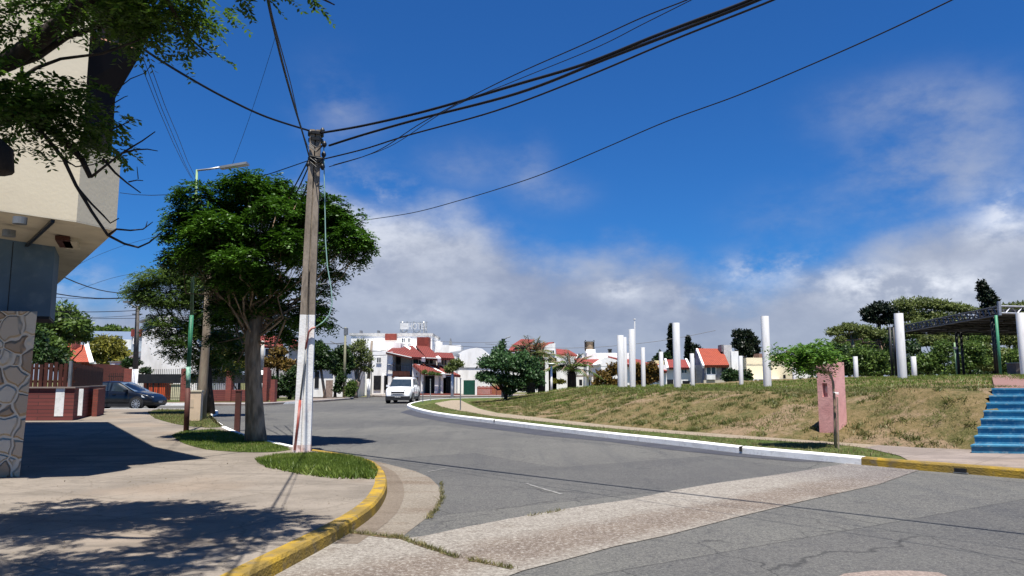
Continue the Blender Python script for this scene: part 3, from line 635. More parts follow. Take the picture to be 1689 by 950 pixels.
nearedge = gl([(420,760),(460,766),(520,776),(580,782),(622,780),(618,790),(560,790),(500,783),(440,771)], .13)
lab(grasspatch('weeds', nearedge, 5200, .10, .024, GRB, .125, None, .6), 'taller leafy weeds along the front edge of the corner grass patch', 'weeds')
lab(grasspatch('grass', lawn2, 30000, .055, .013, GRB, .125), 'grass patch around the trunk of the big street tree')
lab(grasspatch('grass', lawn3, 22000, .08, .018, GRD, .125), 'thin dry grass patch around the beige meter pillar')
def nmask(x, y, th, sc=1.):
    a = np.sin(x*2.7*sc+1.3*np.sin(y*1.9*sc))+np.sin(y*3.1*sc+1.7*np.sin(x*1.3*sc))+.8*np.sin(x*6.1*sc+y*4.3*sc)+.6*np.sin(y*9.*sc-x*7*sc); return a+rng.normal(0, .55, len(x)) > th
slope = MBASE + [(2, 45), (8, 34), (14, 26), (13, 18.5), (11.2, 17.6)]
lab(grasspatch('grass', slope, 150000, .085, .02, GRD, lambda x, y: mound_z(x, y)-.01, lambda x, y: nmask(x, y, .45, .8), .6), 'dry tufted grass on the near slope of the mound')
crest = [(5, 28), (24, 22), (40, 40), (5, 50), (-2, 48), (-1, 38)]
lab(grasspatch('grass', crest, 90000, .12, .03, GRB, lambda x, y: mound_z(x, y)-.01, lambda x, y: nmask(x, y, -.8, .5), .5), 'greener grass covering the flat top of the mound')
vpoly = [tuple(p) for p in inner[:len(KR)]] + pa[::-1]
x, y = scatter(rng, slope, 900); k = nmask(x, y, .4, .45); x = x[k]; y = y[k]; gx_ = np.repeat(x, 60)+rng.normal(0, .16, len(x)*60); gy_ = np.repeat(y, 60)+rng.normal(0, .12, len(x)*60)
V, F = blades(rng, np.stack([gx_, gy_, mound_z(gx_, gy_)-.01], 1), .07, .022, .8); o = npmesh('grass', V, F, GRB); o['kind'] = 'stuff'; lab(o, 'low green grass patches between the bare soil on the mound slope')
lab(grasspatch('grass', vpoly, 70000, .07, .016, GRD, .115, lambda x, y: nmask(x, y, -.5, 1.1), .5), 'grass strip between the white kerb and the dirt path')
# green clumps on the slope, each a countless tangle
x, y = scatter(rng, slope, 3600); k = nmask(x, y, -.35, .6); x = x[k]; y = y[k]
cx_ = np.repeat(x, 45)+rng.normal(0, .075, len(x)*45); cy_ = np.repeat(y, 45)+rng.normal(0, .075, len(x)*45)
V, F = blades(rng, np.stack([cx_, cy_, mound_z(cx_, cy_)-.01], 1), .10, .024, .8); o = npmesh('weeds', V, F, GRD2); o['kind'] = 'stuff'; lab(o, 'green weed clumps scattered over the dry slope of the mound', 'weeds')
ed = []
for ln_, dn_ in (([(727,795),(729,812),(728,826),(718,843),(705,856)], 420), ([(560,877),(590,880),(640,886),(662,888),(690,898),(720,908),(755,920)], 700), ([(775,924),(845,938)], 160), ([(868,852),(930,842)], 60)):
    lp_ = gl(ln_, .005); sg_ = rng.integers(0, len(lp_)-1, dn_); tt = rng.uniform(0, 1, dn_)
    for a_, t_2 in zip(sg_, tt): ed.append((lp_[a_][0]*(1-t_2)+lp_[a_+1][0]*t_2+rng.normal(0, .018), lp_[a_][1]*(1-t_2)+lp_[a_+1][1]*t_2+rng.normal(0, .018), .005))
V, F = blades(rng, np.array(ed), .045, .012, .6); o = npmesh('weeds', V, F, GRD); o['kind'] = 'stuff'; lab(o, 'yellowed weeds growing from the joints between gutter, asphalt and concrete band', 'weeds')
# fallen leaves and specks on the corner sidewalk and gutter
x, y = scatter(rng, [(-7, 5), (-2.3, 5), (-1.9, 10), (-3, 13), (-9, 16), (-9, 9)], 4200); k = rng.uniform(0, 1, len(x)) < (.25+.75*(np.sin(x*1.9+y)*np.sin(y*1.3) > .2)); x = x[k]; y = y[k]; P_ = np.stack([x, y, np.full(len(x), .129)], 1)
V, F = leaf_quads(P_, nrm(np.c_[rng.normal(0, 1, (len(x), 2)), np.abs(rng.normal(0, .12, len(x)))]), np.tile([0, 0, 1.], (len(x), 1)), rng.uniform(.012, .035, len(x)), rng.uniform(.008, .018, len(x)))
o = npmesh('fallen_leaves', V, F, mat('dry_leaf', (.12, .09, .04), (.06, .045, .025), .9, 8)); o['kind'] = 'stuff'; lab(o, 'small fallen leaves and seed pods scattered over the corner sidewalk', 'leaf litter')
# ================================================================== LEFT CORNER BUILDING
BEIGE = mat('beige_render', (.66, .58, .43), (.60, .52, .38), .8, .7, .4, .7, .1, 20, c3=(.5, .43, .32), n3sc=2, f3=.25)
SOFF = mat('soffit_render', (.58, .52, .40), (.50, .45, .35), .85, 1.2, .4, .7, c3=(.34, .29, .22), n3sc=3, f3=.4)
PANEL = mat('blue_grey_panel', (.10, .155, .215), (.075, .12, .17), .6, 1.5, .35, .7, c3=(.17, .22, .26), n3sc=5, f3=.35)
DW = mat('bay_shade_black', (.012, .008, .008), (.007, .005, .006), .8, 5, stretch=(1, 1, .2))  # near-black colour holds the shade of the bay and roof underside
bd = thing('corner_building', 'beige corner building with overhanging upper storey, blue grey fascia and stone clad column', 'building', (-7.5, 11.5, 0))
c0 = Vector((-11.5, 9.03)); c1 = Vector((-6.3, 10.5)); c2 = Vector((-6.11, 11.22)); c3_ = Vector((-10.9, 17.6)); c4 = Vector((-15, 17.6)); c5 = Vector((-15, 8.05))
zb = [4.42, 3.85, 3.865, 3.86, 3.9, 4.9]
fp = [tuple(c) for c in (c0, c1, c2, c3_, c4, c5)]
MB().prism(fp, [z+.02 for z in zb], [5.0]*6).build('lower_band', BEIGE, bd)
# upper front wall, full height
fd = (c1-c0).normalized(); fn = Vector((fd.y, -fd.x))
MB().prism([tuple(c5), tuple(c0), tuple(c1), tuple(c1+Vector((-.45, .35))), tuple(c0+Vector((-.3, .6))), tuple(c5+Vector((0, .6)))], 5.0, 9.2).build('upper_wall', BEIGE, bd)
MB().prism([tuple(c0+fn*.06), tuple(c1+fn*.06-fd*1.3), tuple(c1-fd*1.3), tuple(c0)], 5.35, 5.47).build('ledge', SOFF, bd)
# dark recessed bay with a flared head
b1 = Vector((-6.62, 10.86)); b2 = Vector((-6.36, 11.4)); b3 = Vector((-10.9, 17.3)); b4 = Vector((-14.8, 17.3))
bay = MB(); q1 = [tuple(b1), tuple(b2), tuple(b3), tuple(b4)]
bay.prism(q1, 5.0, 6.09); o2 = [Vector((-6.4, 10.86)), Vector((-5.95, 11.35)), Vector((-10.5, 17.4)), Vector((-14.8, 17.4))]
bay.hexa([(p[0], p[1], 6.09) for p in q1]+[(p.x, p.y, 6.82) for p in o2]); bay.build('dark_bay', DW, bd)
MB().hexa([(p.x, p.y, 6.822) for p in o2]+[(-6.6, 10.95, 7.25), (-6.45, 11.35, 7.15), (-10.5, 17.2, 7.25), (-14.7, 17.2, 7.25)]).build('cornice', mat('cornice_brick', (.30, .15, .10), (.22, .10, .07), .8, 5, c3=(.45, .33, .27), n3sc=7, f3=.7), bd)
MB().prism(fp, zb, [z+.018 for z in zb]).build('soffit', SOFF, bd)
def onsoff(px, py): d = ray(px, py); t = (3.84-HC)/d.z; return Vector((d.x*t, d.y*t, 3.852))
a_, b_ = onsoff(87, 366), onsoff(42, 408); t = (b_-a_).normalized(); n_ = Vector((-t.y, t.x, 0))*.025
jt = MB(); jt.hexa([tuple(p+Vector((0, 0, z))) for z in (-.02, .02) for p in (a_-n_, a_+n_, b_+n_, b_-n_)]); jt.build('soffit_joint', DARK, bd)
for (px, py) in ((103, 392), (115, 395)):
    a_ = onsoff(px, py); t = Vector((-.45, .9, 0)); n_ = Vector((.09, .045, 0)); b_ = a_+t*.8
    MB().hexa([tuple(p+Vector((0, 0, z))) for z in (-.05, .02) for p in (a_-n_, a_+n_, b_+n_, b_-n_)]).build('soffit_vent', WOOD if px == 103 else SOFF, bd)
for px, py in ((33, 363), (15, 384)):
    a_ = onsoff(px, py); MB().cyl((a_.x, a_.y, a_.z+.03+(-.1)), .09, .1, 16).build('downlight', GREY, bd)
ro = [(-5.25, 11.5), (-7.4, 13.9), (-13.5, 23.3), (-20, 23), (-20, 8.5), (-11.5, 9.03), (-6.2, 10.4)]
MB().prism(ro, 9.0, 9.25).build('shadow_roof_slab', DW, bd)  # overhang mostly above the frame, added to lengthen the building's cast shadow
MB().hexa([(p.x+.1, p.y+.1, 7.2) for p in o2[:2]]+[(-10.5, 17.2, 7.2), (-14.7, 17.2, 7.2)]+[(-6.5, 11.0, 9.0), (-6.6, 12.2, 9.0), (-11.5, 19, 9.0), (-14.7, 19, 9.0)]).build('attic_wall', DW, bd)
# fascia panel
f1 = Vector((-12.0, 10.4)); f2 = A(86, 470, 12.6); f2 = Vector((f2.x, f2.y))
fdir = (f2-f1).normalized(); fnn = Vector((-fdir.y, fdir.x))
MB().prism([tuple(f1), tuple(f2), tuple(f2+fnn*1.2), tuple(f1+fnn*1.2)], 2.66, 3.95).build('fascia_panel', PANEL, bd)
MB().prism([tuple(f1+fnn*.03), tuple(f2+fnn*.03-fdir*.01), tuple(f2+fnn*1.17-fdir*.01), tuple(f1+fnn*1.17)], 2.62, 2.66).build('fascia_trim', BLACK, bd)
for q in (.62, .87):
    p = f1.lerp(f2, q)-fnn*.004; MB().prism([tuple(p-fdir*.006), tuple(p+fdir*.006), tuple(p+fdir*.006+fnn*.003), tuple(p-fdir*.006+fnn*.003)], 2.67, 3.9).build('panel_joint', BLACK, bd)
# stone column, tapering upwards to the right
ct = A(49, 521, 11.9); cb = G(32, 786, .125)
MB().hexa([(cb.x-.95, cb.y-.2, .1), (cb.x, cb.y, .1), (cb.x-.50, cb.y+.7, .1), (cb.x-1.3, cb.y+.5, .1), (cb.x-.95, cb.y+.0, 2.66), (cb.x-.02, cb.y+.15, 2.66), (cb.x-.54, cb.y+.9, 2.66), (cb.x-1.3, cb.y+.7, 2.66)]).build('stone_column', stonemat('stone_cladding'), bd)
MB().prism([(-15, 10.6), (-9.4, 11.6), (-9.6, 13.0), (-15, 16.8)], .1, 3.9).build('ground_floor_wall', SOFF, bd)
# ================================================================== NEAR TREE OVERHANGING FROM THE LEFT
rg = np.random.default_rng(21)
nt_ = thing('street_tree', 'large nearby tree overhanging the upper left corner with feathery leaves and bare twigs', 'tree', (-6.3, 5.2, 0), 'street trees')
LT = MB(); LT.tube([(-6.3, 5.2, .05), (-6.25, 5.25, .9), (-6.1, 5.35, 2.0), (-6.0, 5.5, 2.9)], [.30, .24, .21, .19], 14); LT.build('trunk', BARKD, nt_, True)
LB = MB(); s0 = (-6.0, 5.5, 2.85)
def pth(ps, r0, r1, n=9): 
    k = len(ps); LB.tube(ps, [r0+(r1-r0)*i/(k-1) for i in range(k)], n)
def q(px, py, D): return tuple(A(px, py, D))
pth([s0, (-5.6, 6.0, 3.6), q(-40, 120, 6.9), q(15, 100, 6.9), q(70, 62, 6.9), q(115, 25, 6.8), q(170, -25, 6.6), q(260, -70, 6.3), q(360, -120, 6.0)], .125, .04)
pth([q(-10, 115, 6.9), q(60, 92, 7.0), q(110, 60, 7.1), q(175, 40, 7.2)], .06, .02)
pth([s0, (-5.5, 6.1, 3.3), q(-15, 230, 6.4), q(-2, 250, 6.4), q(2, 285, 6.4)], .16, .10)
pth([q(-30, 200, 6.6), q(30, 190, 6.8), q(90, 215, 7.0), q(135, 262, 7.1), q(149, 292, 7.1)], .045, .024)
pth([q(35, 190, 6.8), q(75, 225, 6.8), q(105, 262, 6.9), q(125, 305, 6.9), q(152, 350, 6.9), q(178, 388, 6.9), q(205, 402, 6.9), q(228, 408, 6.9), q(246, 400, 6.9), q(264, 385, 6.9)], .021, .006)
pth([q(150, 292, 7.1), q(178, 270, 7.1), q(205, 250, 7.1), q(235, 232, 7.1), q(256, 217, 7.1)], .014, .005)
pth([q(200, 253, 7.1), q(222, 247, 7.1), q(243, 246, 7.1), q(260, 249, 7.1)], .010, .004)
pth([q(170, 262, 7.1), q(190, 285, 7.1), q(210, 302, 7.1), q(232, 318, 7.1)], .014, .005)
pth([q(212, 300, 7.1), q(226, 297, 7.1), q(236, 298, 7.1)], .007, .004); pth([q(228, 295, 7.1), q(226, 275, 7.1)], .005, .003)
pth([q(178, 388, 6.9), q(192, 378, 6.9), q(215, 380, 6.9), q(236, 378, 6.9), q(252, 366, 6.9)], .012, .004); pth([q(240, 376, 6.9), q(243, 365, 6.9)], .005, .003)
pth([q(130, 312, 6.9), q(150, 335, 6.9), q(170, 355, 6.9), q(182, 368, 6.9), q(196, 360, 6.9)], .012, .005)
pth([q(105, 262, 6.9), q(125, 275, 6.9), q(150, 272, 6.9), q(185, 262, 6.9)], .008, .004)
pth([q(-20, 165, 6.8), q(60, 112, 6.9), q(100, 97, 7.0), q(170, 88, 7.0), q(205, 75, 7.0), q(240, 62, 7.0)], .02, .008)
pth([q(180, 215, 7.1), q(200, 207, 7.1), q(219, 196, 7.1)], .009, .004); pth([q(185, 172, 7.1), q(205, 160, 7.1), q(211, 158, 7.1)], .006, .003)
pth([q(190, 150, 7.1), q(215, 130, 7.1), q(240, 120, 7.1), q(250, 105, 7.1)], .006, .003)
pth([(-4.6, 6.3, 5.6), q(330, -60, 6.3), q(440, -30, 6.4), q(520, -8, 6.6), q(552, 8, 6.7)], .04, .006)
pth([q(250, -75, 6.3), q(270, -10, 6.8), q(310, 60, 7.2), q(350, 95, 7.4)], .03, .006)
pth([(-5.0, 6.2, 5.4), (-4.2, 5.6, 6.0), (-3.2, 5.4, 6.1), (-2.3, 5.5, 6.0)], .09, .02)
pth([(-6.0, 5.4, 2.9), (-6.2, 4.8, 4.4), (-5.6, 4.4, 5.6), (-4.6, 4.2, 6.2)], .13, .03)
LB.build('limbs', BARKD, nt_, True)
pads = []
def pd(px, py, D, r, rz=None): pads.append((q(px, py, D), (r, r, rz or r*.7)))
# seen foliage
for px, py, D, r in ((60,160,6.9,.42),(110,190,7.0,.36),(20,160,6.7,.45),(150,215,7.1,.38),(170,235,7.2,.25),(40,200,6.8,.35),(100,150,7.0,.22),(0,10,7.2,.4),(60,15,7.5,.35),(150,0,7.1,.5),(210,10,7.2,.5),(270,10,7.2,.45),(200,45,7.3,.33),(260,35,7.2,.3),(320,55,7.3,.22),(345,90,7.4,.14),(300,15,7.2,.4),(350,8,7.1,.3),(170,55,7.3,.3),(150,15,7.3,.35),(60,235,6.8,.20),(110,225,6.9,.2),(40,240,6.7,.12),(310,90,7.4,.12),(430,-20,6.6,.25),(500,-15,6.6,.18),(370,-35,6.6,.4),(545,5,6.7,.07),(20,60,7.0,.2),(175,200,7.2,.2),(235,60,7.2,.2)):
    pd(px, py, D, r)
for px, py, D, r in ((20,60,6.4,.25),(10,110,6.4,.2),(110,10,6.5,.25),(50,20,6.4,.25),(30,215,6.5,.2),(10,190,6.5,.25),(80,185,6.6,.4),(50,160,6.6,.4),(110,155,6.6,.3),(150,245,6.9,.15),(180,245,7.1,.14),(230,20,6.9,.35),(290,35,7,.25),(190,25,6.9,.3)):
    pd(px, py, D, r)
# overhead canopy above the frame, throwing the dappled shade
rr = random.Random(5)
for _ in range(46):
    x = rr.uniform(-6.9, -2.4); y = rr.uniform(2.6, 6.5); pads.append(((x, y, rr.uniform(5.5, 6.6)), (.55, .55, .3)))
for _ in range(20): pads.append(((rr.uniform(-5.8, -2.3), rr.uniform(2.0, 4.3), rr.uniform(5.5, 6.4)), (.55, .55, .3)))
for x, y, z in ((-2.5, 5.9, 6.0), (-2.0, 6.0, 5.9), (-2.2, 5.2, 6.2), (-3.0, 6.6, 6.0), (-1.75, 5.9, 6.0), (-2.6, 4.6, 6.3)): pads.append(((x, y, z), (.38, .38, .2)))
P_, d_ = pad_points(rg, pads, 9200, .1, .9); dd = nrm(d_+rg.normal(0, .5, d_.shape)); dd[:, 2] *= .4
V, F = sprays(rg, P_, nrm(dd), 7, .21, .066, .031, .5); npmesh('crown', V, F, L_NEAR, nt_)
# ================================================================== MAIN STREET TREE
BARK2 = mat('bark_brown', (.11, .082, .06), (.05, .038, .03), .95, 9, .38, .62, 1.0, 22, stretch=(1, 1, .22), c3=(.17, .14, .11), n3sc=24, f3=.7)
base = G(422, 728, .12); D0 = base.y
def p0(px, py, dD=0): return tuple(A(px, py, D0+dD))
trk = [((base.x, base.y, .08), .28), (p0(421, 705), .235), (p0(419, 660), .205), (p0(417, 600), .185), (p0(417, 560), .18), (p0(424, 520), .15)]
pm = []
for px, py, dD, rx, rz in ((330,325,0,.62,.36),(318,360,.5,.60,.42),(294,385,0,.34,.30),(300,425,.3,.40,.24),(335,415,-.6,.62,.36),(355,375,-.8,.60,.42),(405,305,-.2,.55,.33),(445,315,.6,.65,.36),(400,345,.8,.7,.42),(455,350,-1.0,.55,.36),(490,330,0,.60,.38),(500,368,.8,.75,.45),(380,400,1.2,.7,.42),(430,395,.6,.75,.42),(480,400,-1.1,.6,.36),(470,410,1.4,.7,.4),(530,350,.2,.60,.42),(555,370,.4,.62,.42),(575,395,-.2,.48,.36),(593,400,0,.34,.28),(590,425,.2,.28,.18),(545,415,1,.4,.22),(505,425,-.9,.5,.22),(545,448,.4,.24,.16),(552,452,.3,.2,.13),(400,430,-1.2,.55,.3),(330,440,.6,.4,.2),(300,435,.5,.3,.18),(515,505,.2,.36,.16),(512,525,-.2,.40,.18),(537,532,.2,.26,.12),(480,525,.5,.36,.24),(530,480,.3,.26,.12),(450,545,.8,.45,.22),(470,560,1.2,.35,.2),(378,458,-.6,.45,.24),(415,470,-.4,.45,.22),(470,470,-.3,.42,.2),(440,505,0,.4,.2),(385,505,.2,.42,.22),(450,450,-.8,.5,.22),(375,470,1.2,.5,.3),(372,500,1.6,.45,.4),(380,520,1.8,.5,.35),(400,470,1.0,.5,.35),(430,460,1.8,.45,.35),(365,560,2.0,.35,.25),(395,585,2.0,.3,.2),(445,500,1.6,.35,.3)):
    pm.append((p0(px, py, dD), (rx, rx, rz)))
tree('street_tree', 'tall round crowned street tree with dark green feathery leaves beside the white based pole', 'tree', (base.x, base.y, 0), trk, pm, 17500, L_MAIN, BARK, 'spray', .26, .041, 1.5, 4, 'street trees', .3, .035, 3, 6)
# second street tree, behind
b2_ = G(338, 684, .12); D1 = b2_.y
def p1(px, py, dD=0): return tuple(A(px, py, D1+dD))
pm = [(p1(px, py, dD), (r, r, rz)) for px, py, dD, r, rz in ((260,462,0,1.0,.55),(240,490,0,.8,.5),(300,455,.5,1.1,.5),(225,478,.4,.5,.3),(285,495,0,1.0,.6),(330,480,.6,1.2,.7),(360,455,0,.9,.5),(270,530,-.4,.6,.45),(255,545,0,.45,.3),(290,560,0,.7,.5),(300,585,.3,.5,.35),(275,578,.2,.35,.2),(330,540,.8,1.0,.8),(360,515,.5,1.0,.7),(345,590,1,.8,.7),(380,560,1.4,.9,.7),(370,610,1.5,.7,.5),(325,615,1.0,.45,.35),(395,520,1,.8,.6),(340,430,1,.6,.3))]
tree('street_tree', 'lighter green street tree behind the weathered wooden post, its twigs hanging before the white house', 'tree', (b2_.x, b2_.y, 0), [((b2_.x, b2_.y+.6, .1), .2), (p1(344, 640, .6), .16), (p1(342, 590, .6), .14), (p1(338, 540, .6), .12)], pm, 12000, L_MID, BARKD, 'spray', .28, .045, 1.3, 9, 'street trees', .3, .05, 5, 5)
# ================================================================== UTILITY POLE
pb = G(498, 745, .12); pt = VP(521, 216, (pb.x, pb.y), (1, 0))
up_ = thing('utility_pole', 'weathered concrete utility pole with white painted base and red conduit at the road corner', 'utility pole', (pb.x, pb.y, 0), 'utility poles')
PCON = mat('weathered_concrete', (.30, .25, .20), (.20, .165, .13), .95, 5, .35, .65, .6, 30, stretch=(1, 1, .25), c3=(.10, .08, .065), n3sc=12, f3=.6)
PWH = mat('pole_white', (.80, .79, .77), (.70, .68, .66), .85, 3, .45, .7, .3, 30, c3=(.55, .40, .36), n3sc=5, f3=.3)
axis = pt-pb
def hpole(z0, z1, m, nm):
    mb = MB()
    for sx_, wf, df in ((-1, .34, .16), (1, .34, .16), (0, .5, .07)):
        P_ = []
        for z in (z0, z1):
            k = (z-pb.z)/axis.z; c = pb+axis*k; w_ = (.176-.066*k); 
            hx = w_*(.44 if sx_ else .3); cx_ = c.x+sx_*w_*.56; dp = w_*(1.0 if sx_ else .55)
            ro = R(12)
            for ax_, ay_ in ((-hx, -dp), (hx, -dp), (hx, dp), (-hx, dp)):
                X = cx_-c.x+ax_; P_.append((c.x+X*math.cos(ro)-ay_*math.sin(ro), c.y+X*math.sin(ro)+ay_*math.cos(ro), z))
        mb.hexa(P_)
    mb.build(nm, m, up_)
zw = VP(506, 520, (pb.x, pb.y), (1, 0)).z
hpole(.1, .27, mat('pole_base_pink', (.70, .52, .48), (.74, .66, .62), .85, 6, c3=(.25, .12, .09), n3sc=8, f3=.6), 'pink_base'); hpole(.27, zw, PWH, 'white_base'); hpole(zw, pt.z, PCON, 'pole_shaft')
def onp(px, py, dy=-.17): return tuple(VP(px, py, (pb.x, pb.y+dy), (1, 0)))
RED = mat('conduit_red', (.34, .07, .05), (.45, .2, .17), .7, 4)
cd = MB(); cd.tube([onp(486, 742, -.2), onp(491, 700, -.2), onp(495, 660, -.2)], .026, 8); cd.build('conduit', RED, up_, True)
cd = MB(); cd.tube([onp(495, 660, -.2), onp(501, 610, -.2), onp(504, 575, -.2)], .015, 8); cd.build('conduit', GREY, up_, True)
cd = MB(); cd.tube([onp(504, 575, -.2), onp(507, 560, -.2), onp(509, 548, -.2), onp(514, 542, -.2), onp(520, 540, -.2)], .022, 8); cd.build('conduit', RED, up_, True)
hs = MB(); hs.tube([onp(534, 240, -.1), onp(535, 300, -.1), onp(537, 400, -.1), onp(540, 440, -.1), onp(546, 475, -.1), onp(548, 500, -.1), onp(543, 520, -.1), onp(532, 532, -.12), onp(520, 540, -.18)], .012, 8); hs.build('drop_cable', mat('pale_green_hose', (.25, .42, .36), (.30, .45, .42), .5), up_, True)
for py, r in ((222, .17), (232, .16), (263, .17), (268, .17)):
    a_ = VP(521, py, (pb.x, pb.y), (1, 0)); MB().cyl((a_.x, a_.y, a_.z-.03), r, .06, 14).build('clamp_band', BLACK, up_)
for px, py in ((512, 219), (532, 216), (535, 238), (512, 262), (534, 255), (509, 272), (532, 275)):
    a_ = Vector(onp(px, py, -.1)); MB().tube([a_+Vector((0, 0, -.07)), a_+Vector((0, 0, -.02)), a_+Vector((0, 0, .02)), a_+Vector((0, 0, .07))], [.02, .05, .05, .02], 10).build('insulator', BLACK, up_)
tw = MB(); rr = random.Random(3)
for _ in range(7):
    y0_ = rr.uniform(225, 275); tw.tube([onp(512+rr.uniform(-3, 3), y0_), onp(522, y0_+rr.uniform(3, 12), -.22), onp(532, y0_+rr.uniform(-3, 6), -.2)], .01, 5)
tw.tube([onp(520, 280), onp(524, 300, -.2), onp(530, 330, -.2)], .009, 5); tw.build('tie_wires', BLACK, up_)
for px0, py0, px1, py1 in ((534, 469, 545, 466), (533, 503, 544, 500)): MB().tube([onp(px0-6, py0, 0), onp(px1, py1, 0)], .01, 6).build('step_bolt', GREY, up_)
# ---- overhead cables: each one a real sagging line
def cable(px, p_, dr, rad, label, wob=0, group='overhead cables', ext=None):
    pts = [VP(x, y, p_, dr) for x, y in px]
    if ext == 'on': pts += [pts[-1]+(pts[-1]-pts[-2])*k for k in (2, 5)]
    elif ext:
        l_ = pts[-1]; st_ = l_-pts[-2]; e_ = Vector(ext); n1_ = l_+st_*1.0; pts += [n1_]+[n1_.lerp(e_, k/8) for k in range(1, 9)]
    # smooth
    out = []
    for i in range(len(pts)-1):
        a = pts[max(0, i-1)]; b = pts[i]; c = pts[i+1]; d = pts[min(len(pts)-1, i+2)]
        for k in range(8):
            t = k/8; out.append(.5*((2*b)+(-a+c)*t+(2*a-5*b+4*c-d)*t*t+(-a+3*b-3*c+d)*t*t*t))
    out.append(pts[-1]); mb = MB()
    mb.tube(out, rad, 6)
    if wob:
        rr = random.Random(int(px[0][1])); 
        for s_ in range(wob):
            ph = s_*3.1; mb.tube([p+Vector((math.cos(i*.55+ph), 0, math.sin(i*.55+ph)))*rad*1.3+Vector((0, 0, rr.uniform(-1, 1)*rad*.5)) for i, p in enumerate(out)], rad*.8, 5)
    o = mb.build('power_cable', CABLE, None, True); return tag(o, label, 'cable', group)
DR = (.727, -.686); P0 = (pb.x, pb.y)
far_end = (pb.x+.727*34, pb.y-.686*34, 7.4)
cable([(531,219),(600,207),(707,182),(850,140),(963,106),(1074,62),(1150,33),(1228,4),(1290,-25)], P0, DR, .024, 'uppermost thick twisted cable running right from the top of the roadside pole', 0, ext=far_end)
cable([(543,240),(600,222),(692,196),(853,154),(1000,97),(1110,55),(1250,0),(1310,-30)], P0, DR, .023, 'thick twisted cable just below the uppermost one, right of the roadside pole', 0, ext=(far_end[0], far_end[1], 7.25))
cable([(531,263),(600,246),(670,224),(817,183),(963,128),(1110,66),(1275,0),(1340,-32)], P0, DR, .014, 'lowest smooth thick cable leaving the roadside pole to the right', 0, ext=(far_end[0], far_end[1], 7.0))
cable([(543,275),(620,250),(700,200),(831,132),(963,73),(1059,29),(1140,-3),(1200,-32)], P0, (.66, -.75), .008, 'thin single wire rising above the thick cables to the top edge', ext=(18, -10, 7.6))
cable([(550,272),(640,243),(740,180),(850,133),(980,80),(1060,40),(1130,5),(1180,-20)], P0, (.69, -.72), .006, 'hair thin wire close beneath the single wire above the thick cables', ext=(18.5, -10, 7.4))
cable([(595,364),(680,351),(760,330),(830,309),(900,285),(1000,243),(1100,200),(1215,158),(1330,110),(1450,57),(1570,0),(1640,-35)], (-8, 30), (.62, -.78), .012, 'long lone wire crossing the open sky from the big tree to the upper right', ext='on')
cable([(515,217),(440,193),(375,163),(320,133),(270,103),(235,80),(205,62)], P0, ((-5.97-pb.x), (11.4-pb.y)), .020, 'thick twisted cable from the pole top to the cornice of the beige corner building', 0)
cable([(511,262),(500,222),(487,180),(470,120),(455,60),(445,15),(436,-30)], P0, (.22, -1), .015, 'thick cable rising steeply from the pole past the overhanging leaves', 0, ext=(pb.x+3.4, pb.y-16, 6.9))
cable([(509,245),(495,205),(480,140),(465,85),(450,30),(441,-15)], P0, (.235, -1), .006, 'thin wire beside the thick cable rising steeply from the pole', ext=(pb.x+3.6, pb.y-16, 7.1))
for i, (e, l) in enumerate(((( 315,293), 'leftmost'), ((318,296), 'middle'), ((322,292), 'rightmost'))):
    a = A(230+i*6, 100-i*5, 11.6); b = A(*e, 21.5); mb = MB(); mid = a.lerp(b, .5)-Vector((0, 0, .12-.03*i)); mb.tube([a, a.lerp(b, .25)-Vector((0, 0, .09)), mid, a.lerp(b, .75)-Vector((0, 0, .09)), b], .006, 5)
    tag(mb.build('service_wire', CABLE), l+' of three thin wires from the building cornice down to the street lamp', 'cable', 'service wires')
def wire(a, b, sag, r, label, group='distant wires'):
    a = A(*a); b = A(*b); mb = MB(); mb.tube([a.lerp(b, t/8)-Vector((0, 0, sag*4*(t/8)*(1-t/8))) for t in range(9)], r, 5)
    return tag(mb.build('service_wire', CABLE), label, 'cable', group)
wire((511,264,pb.y), (198,318,26), .35, .011, 'thin wire from the pole passing behind the main tree crown to the beige building')
wire((455,58,20), (383,272,22), .15, .006, 'thin slanting wire above the street lamp head')
wire((510,262,pb.y), (430,400,24), .1, .016, 'leftmost of three wires dropping behind the tree crown', 'wires dropping from the pole')
wire((512,268,pb.y), (450,390,24), .1, .016, 'middle of three wires dropping behind the tree crown', 'wires dropping from the pole')
wire((514,286,pb.y), (470,390,24), .1, .018, 'rightmost of three wires dropping behind the tree crown', 'wires dropping from the pole')
PD = 46
for a, b, s_, r_, l in (((105,457,30),(226,481,PD),.3,.025,'uppermost dark wire left of the distant lamp pole'),((60,478,30),(226,488,PD),.25,.025,'dark wire just under the uppermost one left of the distant lamp pole'),((60,488,30),(226,491,PD),.1,.012,'faint wire below two darker ones left of the distant lamp pole'),((90,514,40),(226,512,PD),.05,.02,'wire at the head of the distant lamp pole'),((100,524,40),(226,520,PD),.05,.012,'second wire under the head of the distant lamp pole'),((120,526,40),(226,525,PD),.0,.015,'lowest wire reaching the distant lamp pole from the left'),((110,447,30),(280,386,24),-.2,.006,'faint wire slanting up from the building soffit toward the tree'),((130,478,30),(250,450,40),-.2,.008,'faint wire above the dark ones left of the tree')):
    wire(a, b, s_, r_, l)
